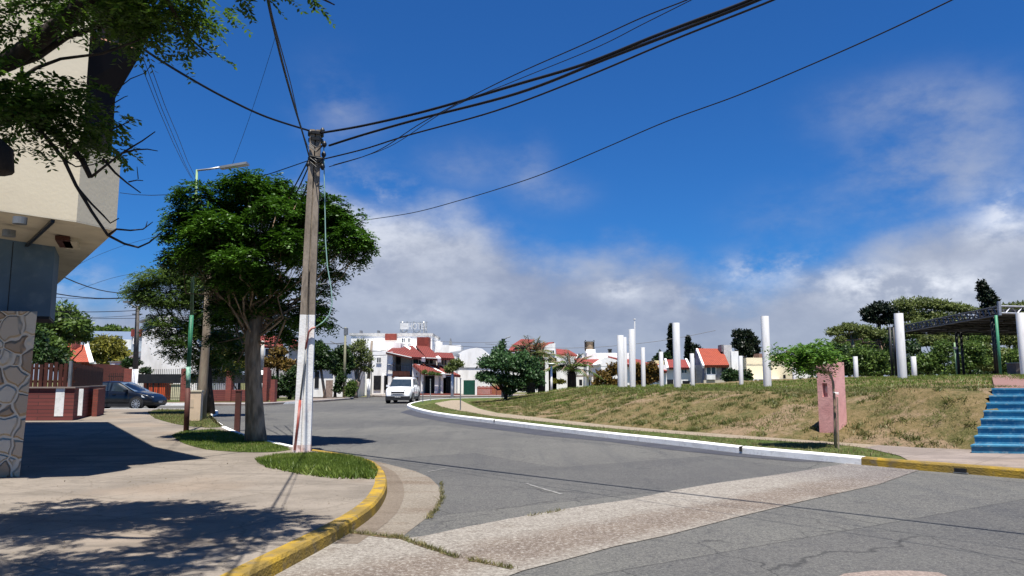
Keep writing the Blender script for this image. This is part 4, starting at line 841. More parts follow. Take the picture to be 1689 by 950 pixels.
# ================================================================== STREET FURNITURE, LEFT
GRN = mat('pole_green', (.05, .22, .12), (.04, .17, .10), .5, 4); PGRN = mat('pole_pale_green', (.22, .34, .18), (.17, .28, .14), .6, 4, c3=(.3, .33, .25), n3sc=10)
BRN = mat('pole_brown', (.10, .035, .028), (.075, .028, .022), .7, 5, bump=.2)
lb_ = G(307, 712, .12)
sl = thing('street_lamp', 'green street lamp pole with brown base and cantilevered lamp head above the big tree', 'street lamp', (lb_.x, lb_.y, 0), 'street lamps')
def sp_(px, py): return VP(px, py, (lb_.x, lb_.y), (1, 0))
MB().tube([(lb_.x, lb_.y, .08), sp_(310, 640)], .075, 14).build('base_sleeve', BRN, sl, True)
MB().tube([sp_(310, 640), sp_(311, 605)], .064, 14).build('sticker_band', mat('faded_sticker', (.30, .48, .40), (.12, .28, .20), .6, 12), sl, True)
MB().tube([sp_(311, 606), sp_(316, 520)], .058, 14).build('lower_pole', GRN, sl, True)
MB().tube([sp_(316, 522), sp_(318.5, 430), sp_(325, 280)], [.05, .042, .032], 12).build('upper_pole', PGRN, sl, True)
MB().tube([sp_(325, 284), sp_(326, 281), sp_(345, 279), sp_(370, 275)], .03, 8).build('arm', STEEL, sl, True)
a_ = sp_(364, 277); b_ = sp_(409, 270); hd = MB(); hd.hexa([(p[0], p[1]+dy, p[2]+dz) for dz in (-.035, .03) for p, dy in ((a_, -.10), (b_, -.13), (b_, .13), (a_, .10))]); hd.build('lamp_head', STEEL, sl)
# timber post
tb = G(331, 692, .12)
wp = thing('timber_post', 'weathered grey brown round timber post rising into the tree crown', 'post', (tb.x, tb.y, 0))
TIMB = mat('timber', (.24, .19, .14), (.15, .115, .08), .95, 6, stretch=(1, 1, .15), bump=.8, bsc=30, c3=(.30, .27, .2), n3sc=12)
def tp(px, py): return VP(px, py, (tb.x, tb.y), (1, 0))
MB().tube([(tb.x, tb.y, .05), tp(334, 640), tp(340, 560), tp(345, 450)], [.20, .17, .145, .12], 12).build('post', TIMB, wp, True)
MB().tube([tp(330, 485), tp(368, 483)], .035, 6).build('crossarm', TIMB, wp, True)
# meter pillar behind the lamp
mp_ = G(316, 695, .12)
mpi = thing('meter_pillar', 'short beige utility meter pillar between the green lamp and the timber post', 'meter pillar', (mp_.x, mp_.y, 0))
MB().obox((mp_.x, mp_.y+.2, .1), .46, .4, 1.05, R(12)).build('pillar', mat('beige_meter', (.66, .50, .36), (.58, .44, .32), .85, 4), mpi)
MB().obox((mp_.x, mp_.y+.2, 1.15), .5, .44, .05, R(12)).build('cap', SOFF, mpi)
MB().obox((mp_.x-.05, mp_.y-.012, .6), .2, .02, .3, R(12)).build('meter_door', mat('beige_door', (.58, .45, .33), None, .6), mpi)
# brown stub post
bb_ = G(391, 710, .12); bo = thing('marker_post', 'short brown square post standing on the grass beside the tree trunk', 'post', (bb_.x, bb_.y, 0))
MB().obox((bb_.x, bb_.y, .06), .15, .15, 1.18, R(10)).build('post', BRN, bo); MB().obox((bb_.x, bb_.y, 1.24), .17, .17, .03, R(10)).build('cap', BRN, bo)
# ---- brick garden wall with a wooden picket fence
gw = thing('garden_wall', 'low red brick garden wall with white painted patches and dark wooden pickets on top', 'wall', (-15.7, 26.8, 0))
w0 = Vector((-24, 26.2)); w1 = Vector((-15.7, 26.8)); w2 = Vector((-18.4, 33.8)); wz = 1.27
MB().prism([tuple(w0), tuple(w1), tuple(w2), (-18.7, 33.8), (-15.95, 27.05), (-24, 26.45)], .05, wz).build('brick_wall', BRICKW, gw)
MB().prism([(w0.x, w0.y-.05), (w1.x+.05, w1.y-.05), (w2.x+.05, w2.y), (-18.75, 33.8), (-16.0, 27.1), (-24, 26.5)], wz, wz+.05).build('coping', mat('grey_coping', (.30, .24, .21), None, .85), gw)
def front(x): return w0.y+(w1.y-w0.y)*(x-w0.x)/(w1.x-w0.x)
def xat(px, y): return A(px, 660, y).x
for pa_, pb2, z0, z1 in ((87, 101, .28, wz), (124, 131, .3, wz-.02)):
    xa, xb = xat(pa_, 26.6), xat(pb2, 26.6); MB().prism([(xa, front(xa)-.012), (xb, front(xb)-.012), (xb, front(xb)-.001), (xa, front(xa)-.001)], z0, z1).build('painted_patch', WHK, gw)
i = 0; x = -23.5; rr = random.Random(1)
def picket(cx_, cy_, dx, dy, w_, h): 
    a = math.atan2(dy, dx); MB().obox((cx_, cy_, wz+.05), w_, .03, h, a).build('picket', WOOD, gw)
for x in np.arange(-23.6, -15.8, .17): picket(x, front(x)+.12, 1, .07, .125, .82+rr.uniform(-.04, .04)+(.1 if int(x*6) % 7 == 0 else 0))
dv = (w2-w1).normalized()
for s_ in np.arange(.15, 7.2, .17): picket(w1.x+dv.x*s_-.12, w1.y+dv.y*s_, dv.x, dv.y, .125, .85+rr.uniform(-.03, .03)-.015*s_)
rl = MB()
for z in (wz+.2, wz+.68): rl.prism([(w0.x, w0.y+.14), (w1.x-.1, w1.y+.14), (w1.x-.1, w1.y+.19), (w0.x, w0.y+.19)], z, z+.07); rl.prism([(w1.x-.16, w1.y+.15), (w2.x-.16, w2.y), (w2.x-.21, w2.y), (w1.x-.21, w1.y+.15)], z, z+.07)
rl.build('rail', WOOD, gw)
xp = xat(110, 26.7); MB().obox((xp, front(xp)+.02, wz+.05), .09, .09, .92).build('grey_post', GREY, gw)
MB().prism([(-16.6, 29.6), (-16.4, 29.6), (-17.0, 31.2), (-17.2, 31.2)], .1, 1.2).build('gate_pier', BRICK, gw)
# ================================================================== CARS
PAINTW = mat('white_car_paint', (.86, .86, .86), (.84, .84, .84), .22, spec=.5, coat=.6); PAINTB = mat('navy_car_paint', (.004, .006, .011), (.005, .007, .012), .28, spec=.35, coat=.35)
RUB = mat('tyre_rubber', (.015, .015, .016), (.022, .022, .022), .85); RIM = mat('alloy_rim', (.55, .56, .58), (.45, .46, .48), .35, metal=.7)
TRIM = mat('black_trim', (.018, .018, .02), (.025, .025, .027), .6); LAMPG = mat('headlamp_glass', (.55, .58, .60), (.35, .38, .40), .1, 20, spec=.9); REDL = mat('tail_light', (.35, .01, .01), None, .2)
def car(name, label, st, hw, L_, wr, axles, paint, suv, plate):
    """stations: (x, z under, z belt, z roof, half width belt factor, half width roof factor), rear to front"""
    r = thing(name, label, 'car'); V = []; F = []
    prof = []
    # densify stations
    S_ = []
    for a, b in zip(st[:-1], st[1:]):
        for k in range(4): S_.append([a[i]+(b[i]-a[i])*(k/4) for i in range(6)])
    S_.append(list(st[-1])); nP = 11
    for x, zu, zb_, zr, wf, rf in S_:
        W = hw*wf; Rf = hw*rf; rz_ = max(zr, zb_+.004)
        ring = [(0, zu), (W*.88, zu), (W*.97, zu+.10), (W, zu+(zb_-zu)*.45), (W*.995, zu+(zb_-zu)*.62), (W*.965, zb_-.03), (W*.93, zb_), (W*.93+(Rf-W*.93)*.55, zb_+(rz_-zb_)*.55), (Rf, rz_-.05*min(1, (rz_-zb_)*3)), (Rf*.85, rz_), (0, rz_+.015)]
        V += [(x, y, z) for y, z in ring]+[(x, -y, z) for y, z in ring[1:-1][::-1]]
    n = 2*nP-2; k = len(S_)
    for i in range(k-1):
        for j in range(n): a = i*n+j; b = i*n+(j+1) % n; F.append((a, b, b+n, a+n))
    F.append(tuple(range(n))[::-1]); F.append(tuple((k-1)*n+j for j in range(n)))
    mb = MB(); mb.add(V, F); body = mb.build('body', paint, r, True)
    def sec(x):
        for a, b in zip(st[:-1], st[1:]):
            if a[0] <= x <= b[0]: t = (x-a[0])/(b[0]-a[0]); return [a[i]+(b[i]-a[i])*t for i in range(6)]
        return st[-1]
    def gp(x, f, off=.012):                     # point on the side glass plane at height fraction f
        s_ = sec(x); W = hw*s_[4]*.93; Rf = hw*s_[5]; return (x, W+(Rf-W)*f*1.0+off, s_[2]+(s_[3]-s_[2])*f)
    for sd in (1, -1):
        for ws in suv['side']:
            g = MB(); pts = [gp(x, f) for x, f in ws]; pts = [(x, y*sd, z) for x, y, z in pts]; g.add(pts, [tuple(range(len(pts)))]); g.build('side_window', GLASS, r)
        m_ = MB(); xm = suv['mirror']; s_ = sec(xm); m_.hexa([(xm+a, sd*(hw*.93+b), s_[2]+c) for c in (.02, .15) for a, b in ((-.08, .02), (.08, .02), (.06, .22), (-.06, .22))]); m_.build('wing_mirror', paint, r)
        sk = MB(); sk.hexa([(x, sd*y, z) for z in (suv['zu']-.01, suv['zu']+.16) for x, y in ((axles[0]+wr, hw*.9), (axles[1]-wr, hw*.9), (axles[1]-wr, hw*1.008), (axles[0]+wr, hw*1.008))]); sk.build('side_skirt', TRIM, r)
        for hx in suv['handles']: MB().box(hx-.09, hx+.09, min(sd*hw*.985, sd*hw*1.02), max(sd*hw*.985, sd*hw*1.02), suv['hz'], suv['hz']+.03).build('door_handle', paint, r)
        for dx in suv['doors']:
            MB().box(dx-.006, dx+.006, min(sd*hw*.99, sd*hw*1.004), max(sd*hw*.99, sd*hw*1.004), suv['zu']+.2, suv['hz']+.10).build('door_gap', TRIM, r)
        for ax_ in axles:
            ar = MB(); nn = 20
            ar.add([(ax_+math.cos(2*math.pi*j/nn)*(wr*1.18), sd*hw*q_, max(suv['zu']-.05, wr+math.sin(2*math.pi*j/nn)*wr*1.18)) for q_ in (.8, 1.006) for j in range(nn)], [tuple(range(nn)), tuple(range(nn, 2*nn))]+[(j, (j+1) % nn, nn+(j+1) % nn, nn+j) for j in range(nn)]); ar.build('wheel_arch', TRIM, r)
            ty = MB(); nn = 24; rings = [(.74, wr*.70), (.74, wr*.96), (.80, wr), (.97, wr), (1.02, wr*.95), (1.02, wr*.70)]
            for q_, rr_ in rings: ty.v += [(ax_+math.cos(2*math.pi*j/nn)*rr_, sd*hw*q_, wr+math.sin(2*math.pi*j/nn)*rr_) for j in range(nn)]
            for i in range(5): ty.f += [(i*nn+j, i*nn+(j+1) % nn, (i+1)*nn+(j+1) % nn, (i+1)*nn+j) for j in range(nn)]
            wl = ty.build('wheel', RUB, r, True)
            rm = MB(); 
            for j in range(10):
                a = 2*math.pi*j/10+.2; da = .11; y1 = sd*hw*1.012; y0_ = sd*hw*.95
                p = [(ax_+math.cos(a+q_)*rad, y, wr+math.sin(a+q_)*rad) for y in (y0_, y1) for q_, rad in ((-da*2, wr*.16), (-da, wr*.66), (da, wr*.66), (da*2, wr*.16))]; rm.hexa(p)
            rm.add([(ax_+math.cos(2*math.pi*j/nn)*rad, sd*hw*1.015, wr+math.sin(2*math.pi*j/nn)*rad) for rad in (wr*.64, wr*.72) for j in range(nn)], [(j, (j+1) % nn, nn+(j+1) % nn, nn+j) for j in range(nn)])
            rm.add([(ax_+math.cos(2*math.pi*j/12)*wr*.2, sd*hw*1.018, wr+math.sin(2*math.pi*j/12)*wr*.2) for j in range(12)], [tuple(range(12))])
            rm.build('rim', RIM, wl)
            MB().add([(ax_+math.cos(2*math.pi*j/nn)*wr*.7, sd*hw*.93, wr+math.sin(2*math.pi*j/nn)*wr*.7) for j in range(nn)], [tuple(range(nn))]).build('brake_disc', BLACK, wl)
    for nm, ps, m_ in suv['front']:
        g = MB(); g.hexa(ps) if len(ps) == 8 else g.add(ps, [tuple(range(len(ps)))]); g.build(nm, m_, r)
    return r
def fr(x, y0, y1, z0, z1, t=.03, sl=0):            # front panel block
    return [(x, y0, z0), (x+t, y0, z0), (x+t, y1, z0), (x, y1, z0), (x-sl, y0, z1), (x+t-sl, y0, z1), (x+t-sl, y1, z1), (x-sl, y1, z1)]
# white compact SUV, 4.25 m long, front at +x
stW = [(-2.05,.40,.70,.72,.80,.60),(-2.02,.34,1.00,1.02,.90,.70),(-1.92,.32,1.06,1.40,.95,.72),(-1.6,.30,1.07,1.66,.98,.76),(-.9,.27,1.07,1.71,1,.78),(.1,.27,1.06,1.70,1,.77),(.45,.27,1.05,1.60,1,.74),(1.02,.27,1.04,1.10,1,.76),(1.25,.27,1.03,1.05,.99,.74),(1.75,.28,.95,.97,.95,.68),(1.98,.30,.80,.82,.88,.62),(2.06,.36,.60,.62,.80,.55)]
sw = dict(side=[[(-1.75,.12),(-1.25,.1),(-1.22,.88),(-1.5,.86)],[(-1.15,.1),(-.32,.1),(-.32,.9),(-1.12,.9)],[(-.22,.1),(.72,.1),(.36,.84),(.2,.9),(-.22,.9)]], mirror=.62, zu=.26, handles=(-.95,-.02), hz=.92, doors=(-.27,.72,-1.15), front=[
 ('windscreen', [(.50,-.62,1.585),(.50,.62,1.585),(1.06,.73,1.10),(1.06,-.73,1.10)], GLASS),
 ('grille', fr(2.02,-.44,.44,.54,.78,.05,.04), TRIM), ('grille_bar', fr(2.07,-.34,.34,.64,.66,.01,.0), RIM),
 ('bumper_trim', fr(1.95,-.80,.80,.22,.48,.12), TRIM), ('number_plate', fr(2.078,-.2,.2,.40,.51,.012), mat('plate', (.55,.55,.55), (.1,.1,.1), .5, 22, .45, .55)),
 ('headlight', [(1.80,.52,.80),(2.0,.42,.76),(2.03,.40,.90-.02),(1.72,.62,.98),(1.66,.80,.86),(1.62,.84,.80),(1.62,.84,.96),(1.60,.80,.98)], LAMPG),
 ('headlight', [(1.80,-.52,.80),(2.0,-.42,.76),(2.03,-.40,.88),(1.72,-.62,.98),(1.66,-.80,.86),(1.62,-.84,.80),(1.62,-.84,.96),(1.60,-.80,.98)], LAMPG),
 ('fog_lamp', fr(2.0,.50,.70,.46,.58,.03), TRIM), ('fog_lamp', fr(2.0,-.70,-.50,.46,.58,.03), TRIM)])
wc = car('parked_car', 'white compact suv facing the camera where the road bends before the white houses', stW, .88, 4.1, .335, (-1.28, 1.24), PAINTW, sw, True)
for sd in (1, -1): MB().tube([(-1.5, sd*.63, 1.70), (-1.3, sd*.63, 1.745), (-.1, sd*.63, 1.75), (.1, sd*.62, 1.71)], .018, 6).build('roof_rail', GREY, wc)
wl_ = G(660, 665.5); wc.location = (wl_.x-.05, wl_.y+1.7, 0.004); wc.rotation_euler = (0, 0, R(-92))
stB = [(-2.05,.40,.68,.70,.80,.55),(-2.0,.30,.92,.94,.92,.62),(-1.75,.24,.96,1.18,.96,.68),(-1.2,.20,.95,1.40,1,.72),(-.5,.19,.93,1.47,1,.74),(.1,.19,.92,1.44,1,.73),(.5,.19,.91,1.28,1,.72),(1.08,.19,.90,.96,1,.76),(1.4,.20,.86,.90,.98,.70),(1.8,.22,.76,.80,.92,.64),(2.02,.24,.62,.66,.84,.56),(2.12,.30,.48,.50,.76,.5)]
sb_ = dict(side=[[(-1.6,.2),(-1.15,.12),(-1.1,.85),(-1.4,.78)],[(-1.05,.1),(-.22,.1),(-.2,.9),(-1.0,.87)],[(-.12,.1),(.80,.1),(.42,.72),(.05,.88),(-.1,.9)]], mirror=.72, zu=.18, handles=(-.85,.08), hz=.80, doors=(-.17,.85,-1.1), front=[
 ('windscreen', [(.22,-.60,1.415),(.22,.60,1.415),(1.1,.76,.955),(1.1,-.76,.955)], mat('screen_glass', (.10,.14,.19), (.12,.16,.2), .06, spec=1.)),
 ('grille', fr(2.06,-.4,.4,.40,.54,.06,.03), TRIM), ('lower_grille', fr(2.06,-.5,.5,.22,.34,.05), TRIM), ('number_plate', fr(2.115,-.2,.2,.36,.46,.012), MATS['plate']),
 ('headlight', [(1.55,.845,.66),(1.95,.72,.60),(2.04,.56,.60),(1.9,.6,.62),(1.50,.83,.76),(1.86,.70,.72),(2.0,.52,.68),(1.8,.55,.74)], LAMPG),
 ('headlight', [(1.55,-.845,.66),(1.95,-.72,.60),(2.04,-.56,.60),(1.9,-.6,.62),(1.50,-.83,.76),(1.86,-.70,.72),(2.0,-.52,.68),(1.8,-.55,.74)], LAMPG)])
bc = car('parked_car', 'dark blue hatchback seen from the side, nose to the right beyond the brick garden wall', stB, .87, 4.2, .325, (-1.3, 1.27), PAINTB, sb_, True)
bc.location = (xat(204, 39.5), 39.3, .004); bc.rotation_euler = (0, 0, R(-3))
# ================================================================== LEFT, BEYOND THE SIDE STREET
def X(px, D, z=3.): return (px-CX)/FPX*(D*CP+(z-HC)*SP)
def Z(py, D, px=CX): return A(px, py, D).z
def pbox(mb, px0, px1, pyt, D, dep, pyb=None):
    z1 = Z(pyt, D); z0 = -.05 if pyb is None else Z(pyb, D); mb.box(X(px0, D, (z0+z1)/2), X(px1, D, (z0+z1)/2), D, D+dep, z0, z1); return mb
def win(par, px0, px1, py0, py1, D, m=GLASS, nm='window', frame=None):
    f = MB(); x0, x1, z0, z1 = X(px0, D), X(px1, D), Z(py1, D), Z(py0, D); f.box(x0, x1, D-.04, D+.06, z0, z1); o = f.build(nm, m, par)
    if frame:
        t = .07; g = MB(); g.box(x0-t, x1+t, D-.06, D-.002, z1, z1+t); g.box(x0-t, x1+t, D-.06, D-.002, z0-t, z0); g.box(x0-t, x0, D-.06, D-.002, z0, z1); g.box(x1, x1+t, D-.06, D-.002, z0, z1); g.box((x0+x1)/2-.03, (x0+x1)/2+.03, D-.06, D-.045, z0, z1); g.build('frame', frame, o)
    return o
def slabp(par, pts, t, m, nm='roof'): mb = MB(); mb.slab([A(*p) for p in pts], t); return mb.build(nm, m, par)
struct('far_sidewalk', MB().prism([(-70, 46.2), (-19.5, 45.4), (-16.5, 45.0), (-15.2, 45.6), (-14.3, 49), (-13.2, 53), (-12.6, 58), (-12.8, 60.5), (-14.5, 62.2), (-70, 62.8)], -.05, .12), WALK2)
fk = [(-12.8, 60.5), (-12.6, 58), (-13.2, 53), (-14.3, 49), (-15.2, 45.6), (-16.5, 45.0), (-19.5, 45.4), (-70, 46.2)]
kerb('kerb', smooth(fk[::-1]), .16, WHK, .14) if False else kerb('kerb', smooth(fk), -.16 if False else -.02, WHK, .14)
struct('lawn', MB().prism([(-70, 48.6), (-16, 47.9), (-15.6, 50), (-15.2, 54), (-70, 54)], .1, .135), GRASSM)
struct('lawn', MB().prism([(-70, 51.4+4), (-15.8, 51.4+4), (-15.3, 60), (-70, 60)], .1, .136), GRASSM)
def thouse(name, label, loc, group='houses'): return thing(name, label, 'house', loc, group)
# picketed iron fence with brick piers
fe = thing('iron_fence', 'dark iron fence with red brick piers and black mesh in front of the white house', 'fence', (-22, 48.6, 0)); DF = 48.6
for a, b, t_ in ((203,216,608),(298,308,608),(372,381,612),(433,440,606),(446,453,626)): pbox(MB(), a, b, t_, DF-.15, .5).build('brick_pier', BRICK, fe)
for a, b in ((216,298),(308,372)): pbox(MB(), a, b, 617, DF+.1, .04, 632).build('mesh_panel', BLACK, fe)
pbox(MB(), 381, 433, 618, DF+.1, .04, 632).build('mesh_panel', BLACK, fe)
pbox(MB(), 345, 433, 643, DF, .3).build('brick_plinth', BRICKW, fe)
pb__ = MB()
for px in np.arange(178, 345, 3.1): x = X(px, DF, 1.2); pb__.box(x-.012, x+.012, DF+.14, DF+.165, .1, 2.0+(.25 if 240 < px < 296 else 0))
for px in np.arange(345, 433, 3.1): x = X(px, DF, 1.2); pb__.box(x-.012, x+.012, DF+.14, DF+.165, .9, 1.9)
for z in (.35, 1.75): pb__.box(X(178, DF), X(433, DF), DF+.17, DF+.19, z, z+.04)
pb__.build('railing', BLACK, fe)
og = thing('garden_shed', 'low orange red shed panel glimpsed behind the black fence mesh', 'shed', (X(253, 52), 52, 0))
pbox(MB(), 236, 272, 630, 52, 1.2).build('wall', mat('orange_panel', (.62, .10, .03), (.55, .08, .03), .6), og); pbox(MB(), 235, 273, 629, 51.9, 1.4, 630.5).build('roof', BLACK, og)
for px in (246, 256, 264): x = X(px, 52); MB().box(x-.03, x+.03, 51.95, 51.99, .1, 1.4).build('panel_seam', BLACK, og)
lwal = thing('garden_wall', 'small cream wall piece behind the fence beside the orange shed', 'wall', (X(286, 52), 52, 0)); pbox(MB(), 281, 298, 634, 52.2, .3).build('wall', mat('cream_wall', (.66, .60, .42), None), lwal); pbox(MB(), 280, 299, 633.2, 52.15, .4, 634.2).build('coping', SOFF, lwal)
# white gabled house
D = 56; wh = thouse('white_house', 'large bright white house with a sloping parapet behind the fence and hanging tree twigs', (X(280, D), D, 0))
mb = MB(); pf = [(236,530),(262,520),(285,520),(330,548)]; xs = [X(p, D, 6) for p, _ in pf]; zs = [Z(y, D) for _, y in pf]
mb.prism([(xs[0], D), (xs[3], D), (xs[3], D+9), (xs[0], D+9)], -.05, Z(560, D))
P8 = [(xs[0], zs[0]), (xs[1], zs[1]), (xs[2], zs[2]), (xs[3], zs[3])]; zb_ = Z(560, D)
mb.add([(xs[0], D, zb_)]+[(x, D, z) for x, z in P8]+[(xs[3], D, zb_)]+[(xs[0], D+9, zb_)]+[(x, D+9, z) for x, z in P8]+[(xs[3], D+9, zb_)], [(5,4,3,2,1,0), (6,7,8,9,10,11)]+[(i, i+1, i+7, i+6) for i in range(5)])
mb.build('wall', WHITE, wh)
mb = MB(); mb.slab([(xs[0]-.3, D-.25, zs[0]-.02), (xs[1], D-.25, zs[1]+.12), (xs[1], D+9, zs[1]+.12), (xs[0]-.3, D+9, zs[0]-.02)], .1); mb.slab([(xs[2], D-.25, zs[2]+.12), (xs[3]+.2, D-.25, zs[3]+.08), (xs[3]+.2, D+9, zs[3]+.08), (xs[2], D+9, zs[2]+.12)], .1); mb.build('roof', GREY, wh)
pbox(MB(), 212, 236, 588, D+.5, 6).build('side_wing', WHITE, wh)
slabp(wh, [(210,589,D+.3),(237,577,D+.3),(237,577,D+7),(210,589,D+7)], .12, WHITE, 'wing_roof')
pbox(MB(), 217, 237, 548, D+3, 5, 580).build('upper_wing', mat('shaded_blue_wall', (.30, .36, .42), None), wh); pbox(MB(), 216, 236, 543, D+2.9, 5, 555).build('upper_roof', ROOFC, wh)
win(wh, 219, 226, 556, 566, D+3, GLASS, 'window', WHITE)
D = 95; gs = thing('warehouse', 'distant building with a wide blue grey sheet roof behind the yellow green bush', 'warehouse', (X(187, D), D, 0))
pbox(MB(), 150, 222, 560, D, 14).build('wall', WHITE, gs); slabp(gs, [(145,574,D-.5),(226,577,D-.5),(220,547,D+13),(150,546,D+13)], .2, mat('sheet_roof', (.16, .20, .27), (.13, .17, .23), .5, 2, stretch=(8, 1, 1)), 'sheet_roof')
D = 39.5+12; oh = thouse('orange_roof_house', 'small brick house with an orange tiled roof just above the picket fence', (X(122, D), D, 0))
pbox(MB(), 97, 150, 600, D, 6).build('wall', BRICK, oh); slabp(oh, [(94,597,D-.3),(147,597,D-.3),(139,569,D+3),(106,566,D+3)], .15, ROOFB); slabp(oh, [(147,597.5,D-.35),(155,597,D-.3),(145,565,D+3),(139,569,D+3)], .12, WHITE, 'verge_board')
pbox(MB(), 118, 125, 558, D+2, .6, 575).build('chimney', BRICK, oh)
D = 58; ss_ = thouse('small_white_house', 'tiny white outbuilding beside the yellow green bush', (X(190, D), D, 0)); pbox(MB(), 179, 203, 597, D, 3).build('wall', WHITE, ss_); pbox(MB(), 178, 204, 595.8, D-.1, 3.3, 597.2).build('roof', GREY, ss_); win(ss_, 185, 189, 602, 610, D, GLASS, 'window', WHITE)
# distant lamp pole
D = PD; dx_ = X(225, D, 4); dp = thing('utility_pole', 'distant dark utility pole with twin lamp bracket and white foot behind the blue car', 'utility pole', (dx_, D, 0), 'utility poles')
MB().tube([(X(222, D, 1), D, 0), (X(223, D, 2), D, Z(609, D))], .17, 12).build('white_base', PWH, dp, True); MB().tube([(X(223, D, 2), D, Z(609, D)), (X(227, D, 6), D, Z(505, D))], [.16, .11], 12).build('pole_shaft', mat('dark_concrete', (.12, .105, .095), (.09, .08, .07), .9, 4), dp, True)
MB().tube([A(227, 509, D), A(219, 504, D), A(212, 499, D)], .045, 6).build('lamp_arm', GREY, dp, True); MB().tube([A(227, 509, D), A(234, 506, D), A(240, 502, D)], .045, 6).build('lamp_arm', GREY, dp, True)
for px, py in ((211, 498), (241, 501)): c_ = A(px, py, D); MB().obox((c_.x, c_.y, c_.z-.06), .5, .25, .12).build('lamp_head', GREY, dp)
MB().box(X(219, D, 6), X(235, D, 6), D-.05, D+.05, Z(519, D), Z(517.5, D)).build('crossarm', BLACK, dp)
# house with red roof behind the trunk
D = 66; rh = thouse('red_roof_house', 'grey white house with red roof and white gable left of the white painted pole', (X(465, D), D, 0))
pbox(MB(), 432, 500, 590, D, 8).build('wall', mat('greyed_wall', (.42, .40, .38), (.36, .34, .33)), rh); slabp(rh, [(428,570,D-.4),(468,572,D-.4),(462,553,D+4),(425,553,D+4)], .2, ROOFC)
slabp(rh, [(476,570,D-.6),(500,575,D-.6),(500,571,D-.6+2),(482,556,D+2)], .15, ROOFC); pbox(MB(), 474, 510, 573, D-.1, 5).build('gable', mat('cream_gable', (.62, .58, .52), None), rh)
win(rh, 460, 470, 574, 590, D, GLASS, 'window', WHITE); win(rh, 437, 450, 575, 588, D, GLASS, 'window')
# brick gate piers and wall right of trunk
rw = thing('brick_wall', 'red brick garden wall and pier beside the white footed lamp post', 'wall', (X(440, 52), 52, 0)); pbox(MB(), 424, 432, 640, 51.5, .3).build('wall', BRICK, rw); pbox(MB(), 436, 444, 610, 51.5, .4).build('pier', BRICK, rw); pbox(MB(), 444, 448, 640, 51.5, .3).build('wall', BRICK, rw)
D = 50; wpst = thing('lamp_post', 'slim pale post with white foot immediately right of the big trunk', 'post', (X(432, D), D, 0)); MB().tube([(X(432, D, 1), D, 0), (X(432, D, 2), D, Z(611, D))], .13, 10).build('white_base', PWH, wpst, True); MB().tube([(X(432, D, 2), D, Z(611, D)), (X(433.5, D, 4), D, Z(562, D))], [.12, .10], 10).build('shaft', mat('pale_post', (.50, .47, .42), (.42, .40, .36)), wpst, True)
# walls seen between pole and trees
D = 66; hw_ = thouse('white_bungalow', 'small white bungalow with a stone garden wall behind the trees right of the big pole', (X(545, D), D, 0))
pbox(MB(), 515, 580, 605, D, 6).build('wall', WHITE, hw_); pbox(MB(), 512, 584, 602, D-.3, 6.6, 605).build('roof', GREY, hw_); win(hw_, 520, 527, 612, 640, D, DARK, 'door'); pbox(MB(), 537, 549, 627, D-1.5, .3).build('stone_wall', mat('pinkish_stone', (.34, .25, .21), (.24, .18, .15), .9, 6), hw_); pbox(MB(), 549, 551.5, 618, D-1.6, .3).build('pier', WHITE, hw_)
wire((545,563,64),(640,577,64),.4,.03,'drooping dark wire in front of the white house left of the balcony'); wire((520,565,60),(572,565,60),.1,.03,'dark wire from the tree tops to the slim wooden pole'); wire((572,572,60),(640,585,70),.3,.025,'lower wire sagging right of the slim wooden pole')
wire((700,561,80),(840,563,80),.2,.02,'thin wire across the sky above the white arched building'); wire((740,569,80),(885,569,90),.3,.02,'second thin wire above the white arched building'); wire((800,567,90),(1180,545,90),1.2,.025,'long faint wire above the red roofed houses behind the mound')
D = 60; sp1 = thing('utility_pole', 'slim wooden pole with dark head beside the round bush right of the big pole', 'utility pole', (X(570, D), D, 0), 'utility poles'); MB().tube([(X(568, D, 1), D, 0), (X(570, D, 6), D, Z(540, D))], [.13, .08], 10).build('pole_shaft', mat('pale_wood', (.25, .24, .15), (.2, .19, .13)), sp1, True); pbox(MB(), 567, 573, 541, D-.1, .25, 552).build('head_box', GREY, sp1)
D = 66; sp2 = thing('utility_pole', 'slim grey pole with a white foot at the left end of the white house', 'utility pole', (X(607, D), D, 0), 'utility poles'); MB().tube([(X(608, D, 1), D, 0), (X(608, D, 1.5), D, Z(625, D))], .16, 10).build('white_base', PWH, sp2, True); MB().tube([(X(608, D, 2), D, Z(625, D)), (X(614, D, 6), D, Z(562, D))], [.15, .10], 10).build('pole_shaft', PCON, sp2, True)
# ================================================================== HOUSES AT THE FAR SIDE OF THE STREET
struct('far_sidewalk', MB().prism([(-11.5, 66.2), (60, 66.2), (60, 74), (-14, 74), (-13, 68)], -.05, .12), WALK2)
kerb('kerb', [(60, 66.2), (-11.5, 66.2), (-13, 68), (-14, 74)], -.02, WHK, .14)
D = 72
vh = thouse('white_villa', 'white two storey villa with stepped red tiled roofs, wooden balcony and dark garage openings', (X(680, D), D, 0))
mb = MB(); pbox(mb, 612, 650, 579, D, 9); mb.build('wall', WHITE, vh)
mb = MB(); pbox(mb, 650, 676, 585, D+1.2, 8); mb.build('wall', WHITE, vh)
mb = MB(); pbox(mb, 676, 722, 588, D+1.0, 8); mb.build('wall', WHITE, vh)
mb = MB(); pbox(mb, 722, 752, 588, D+1.4, 7); mb.build('wall', WHITE, vh)
pbox(MB(), 640, 647, 580, D-.9, .9).build('wing_wall', WHITE, vh)
pbox(MB(), 680, 692, 601, D-1.5, 2.5).build('entrance_bay', WHITE, vh)
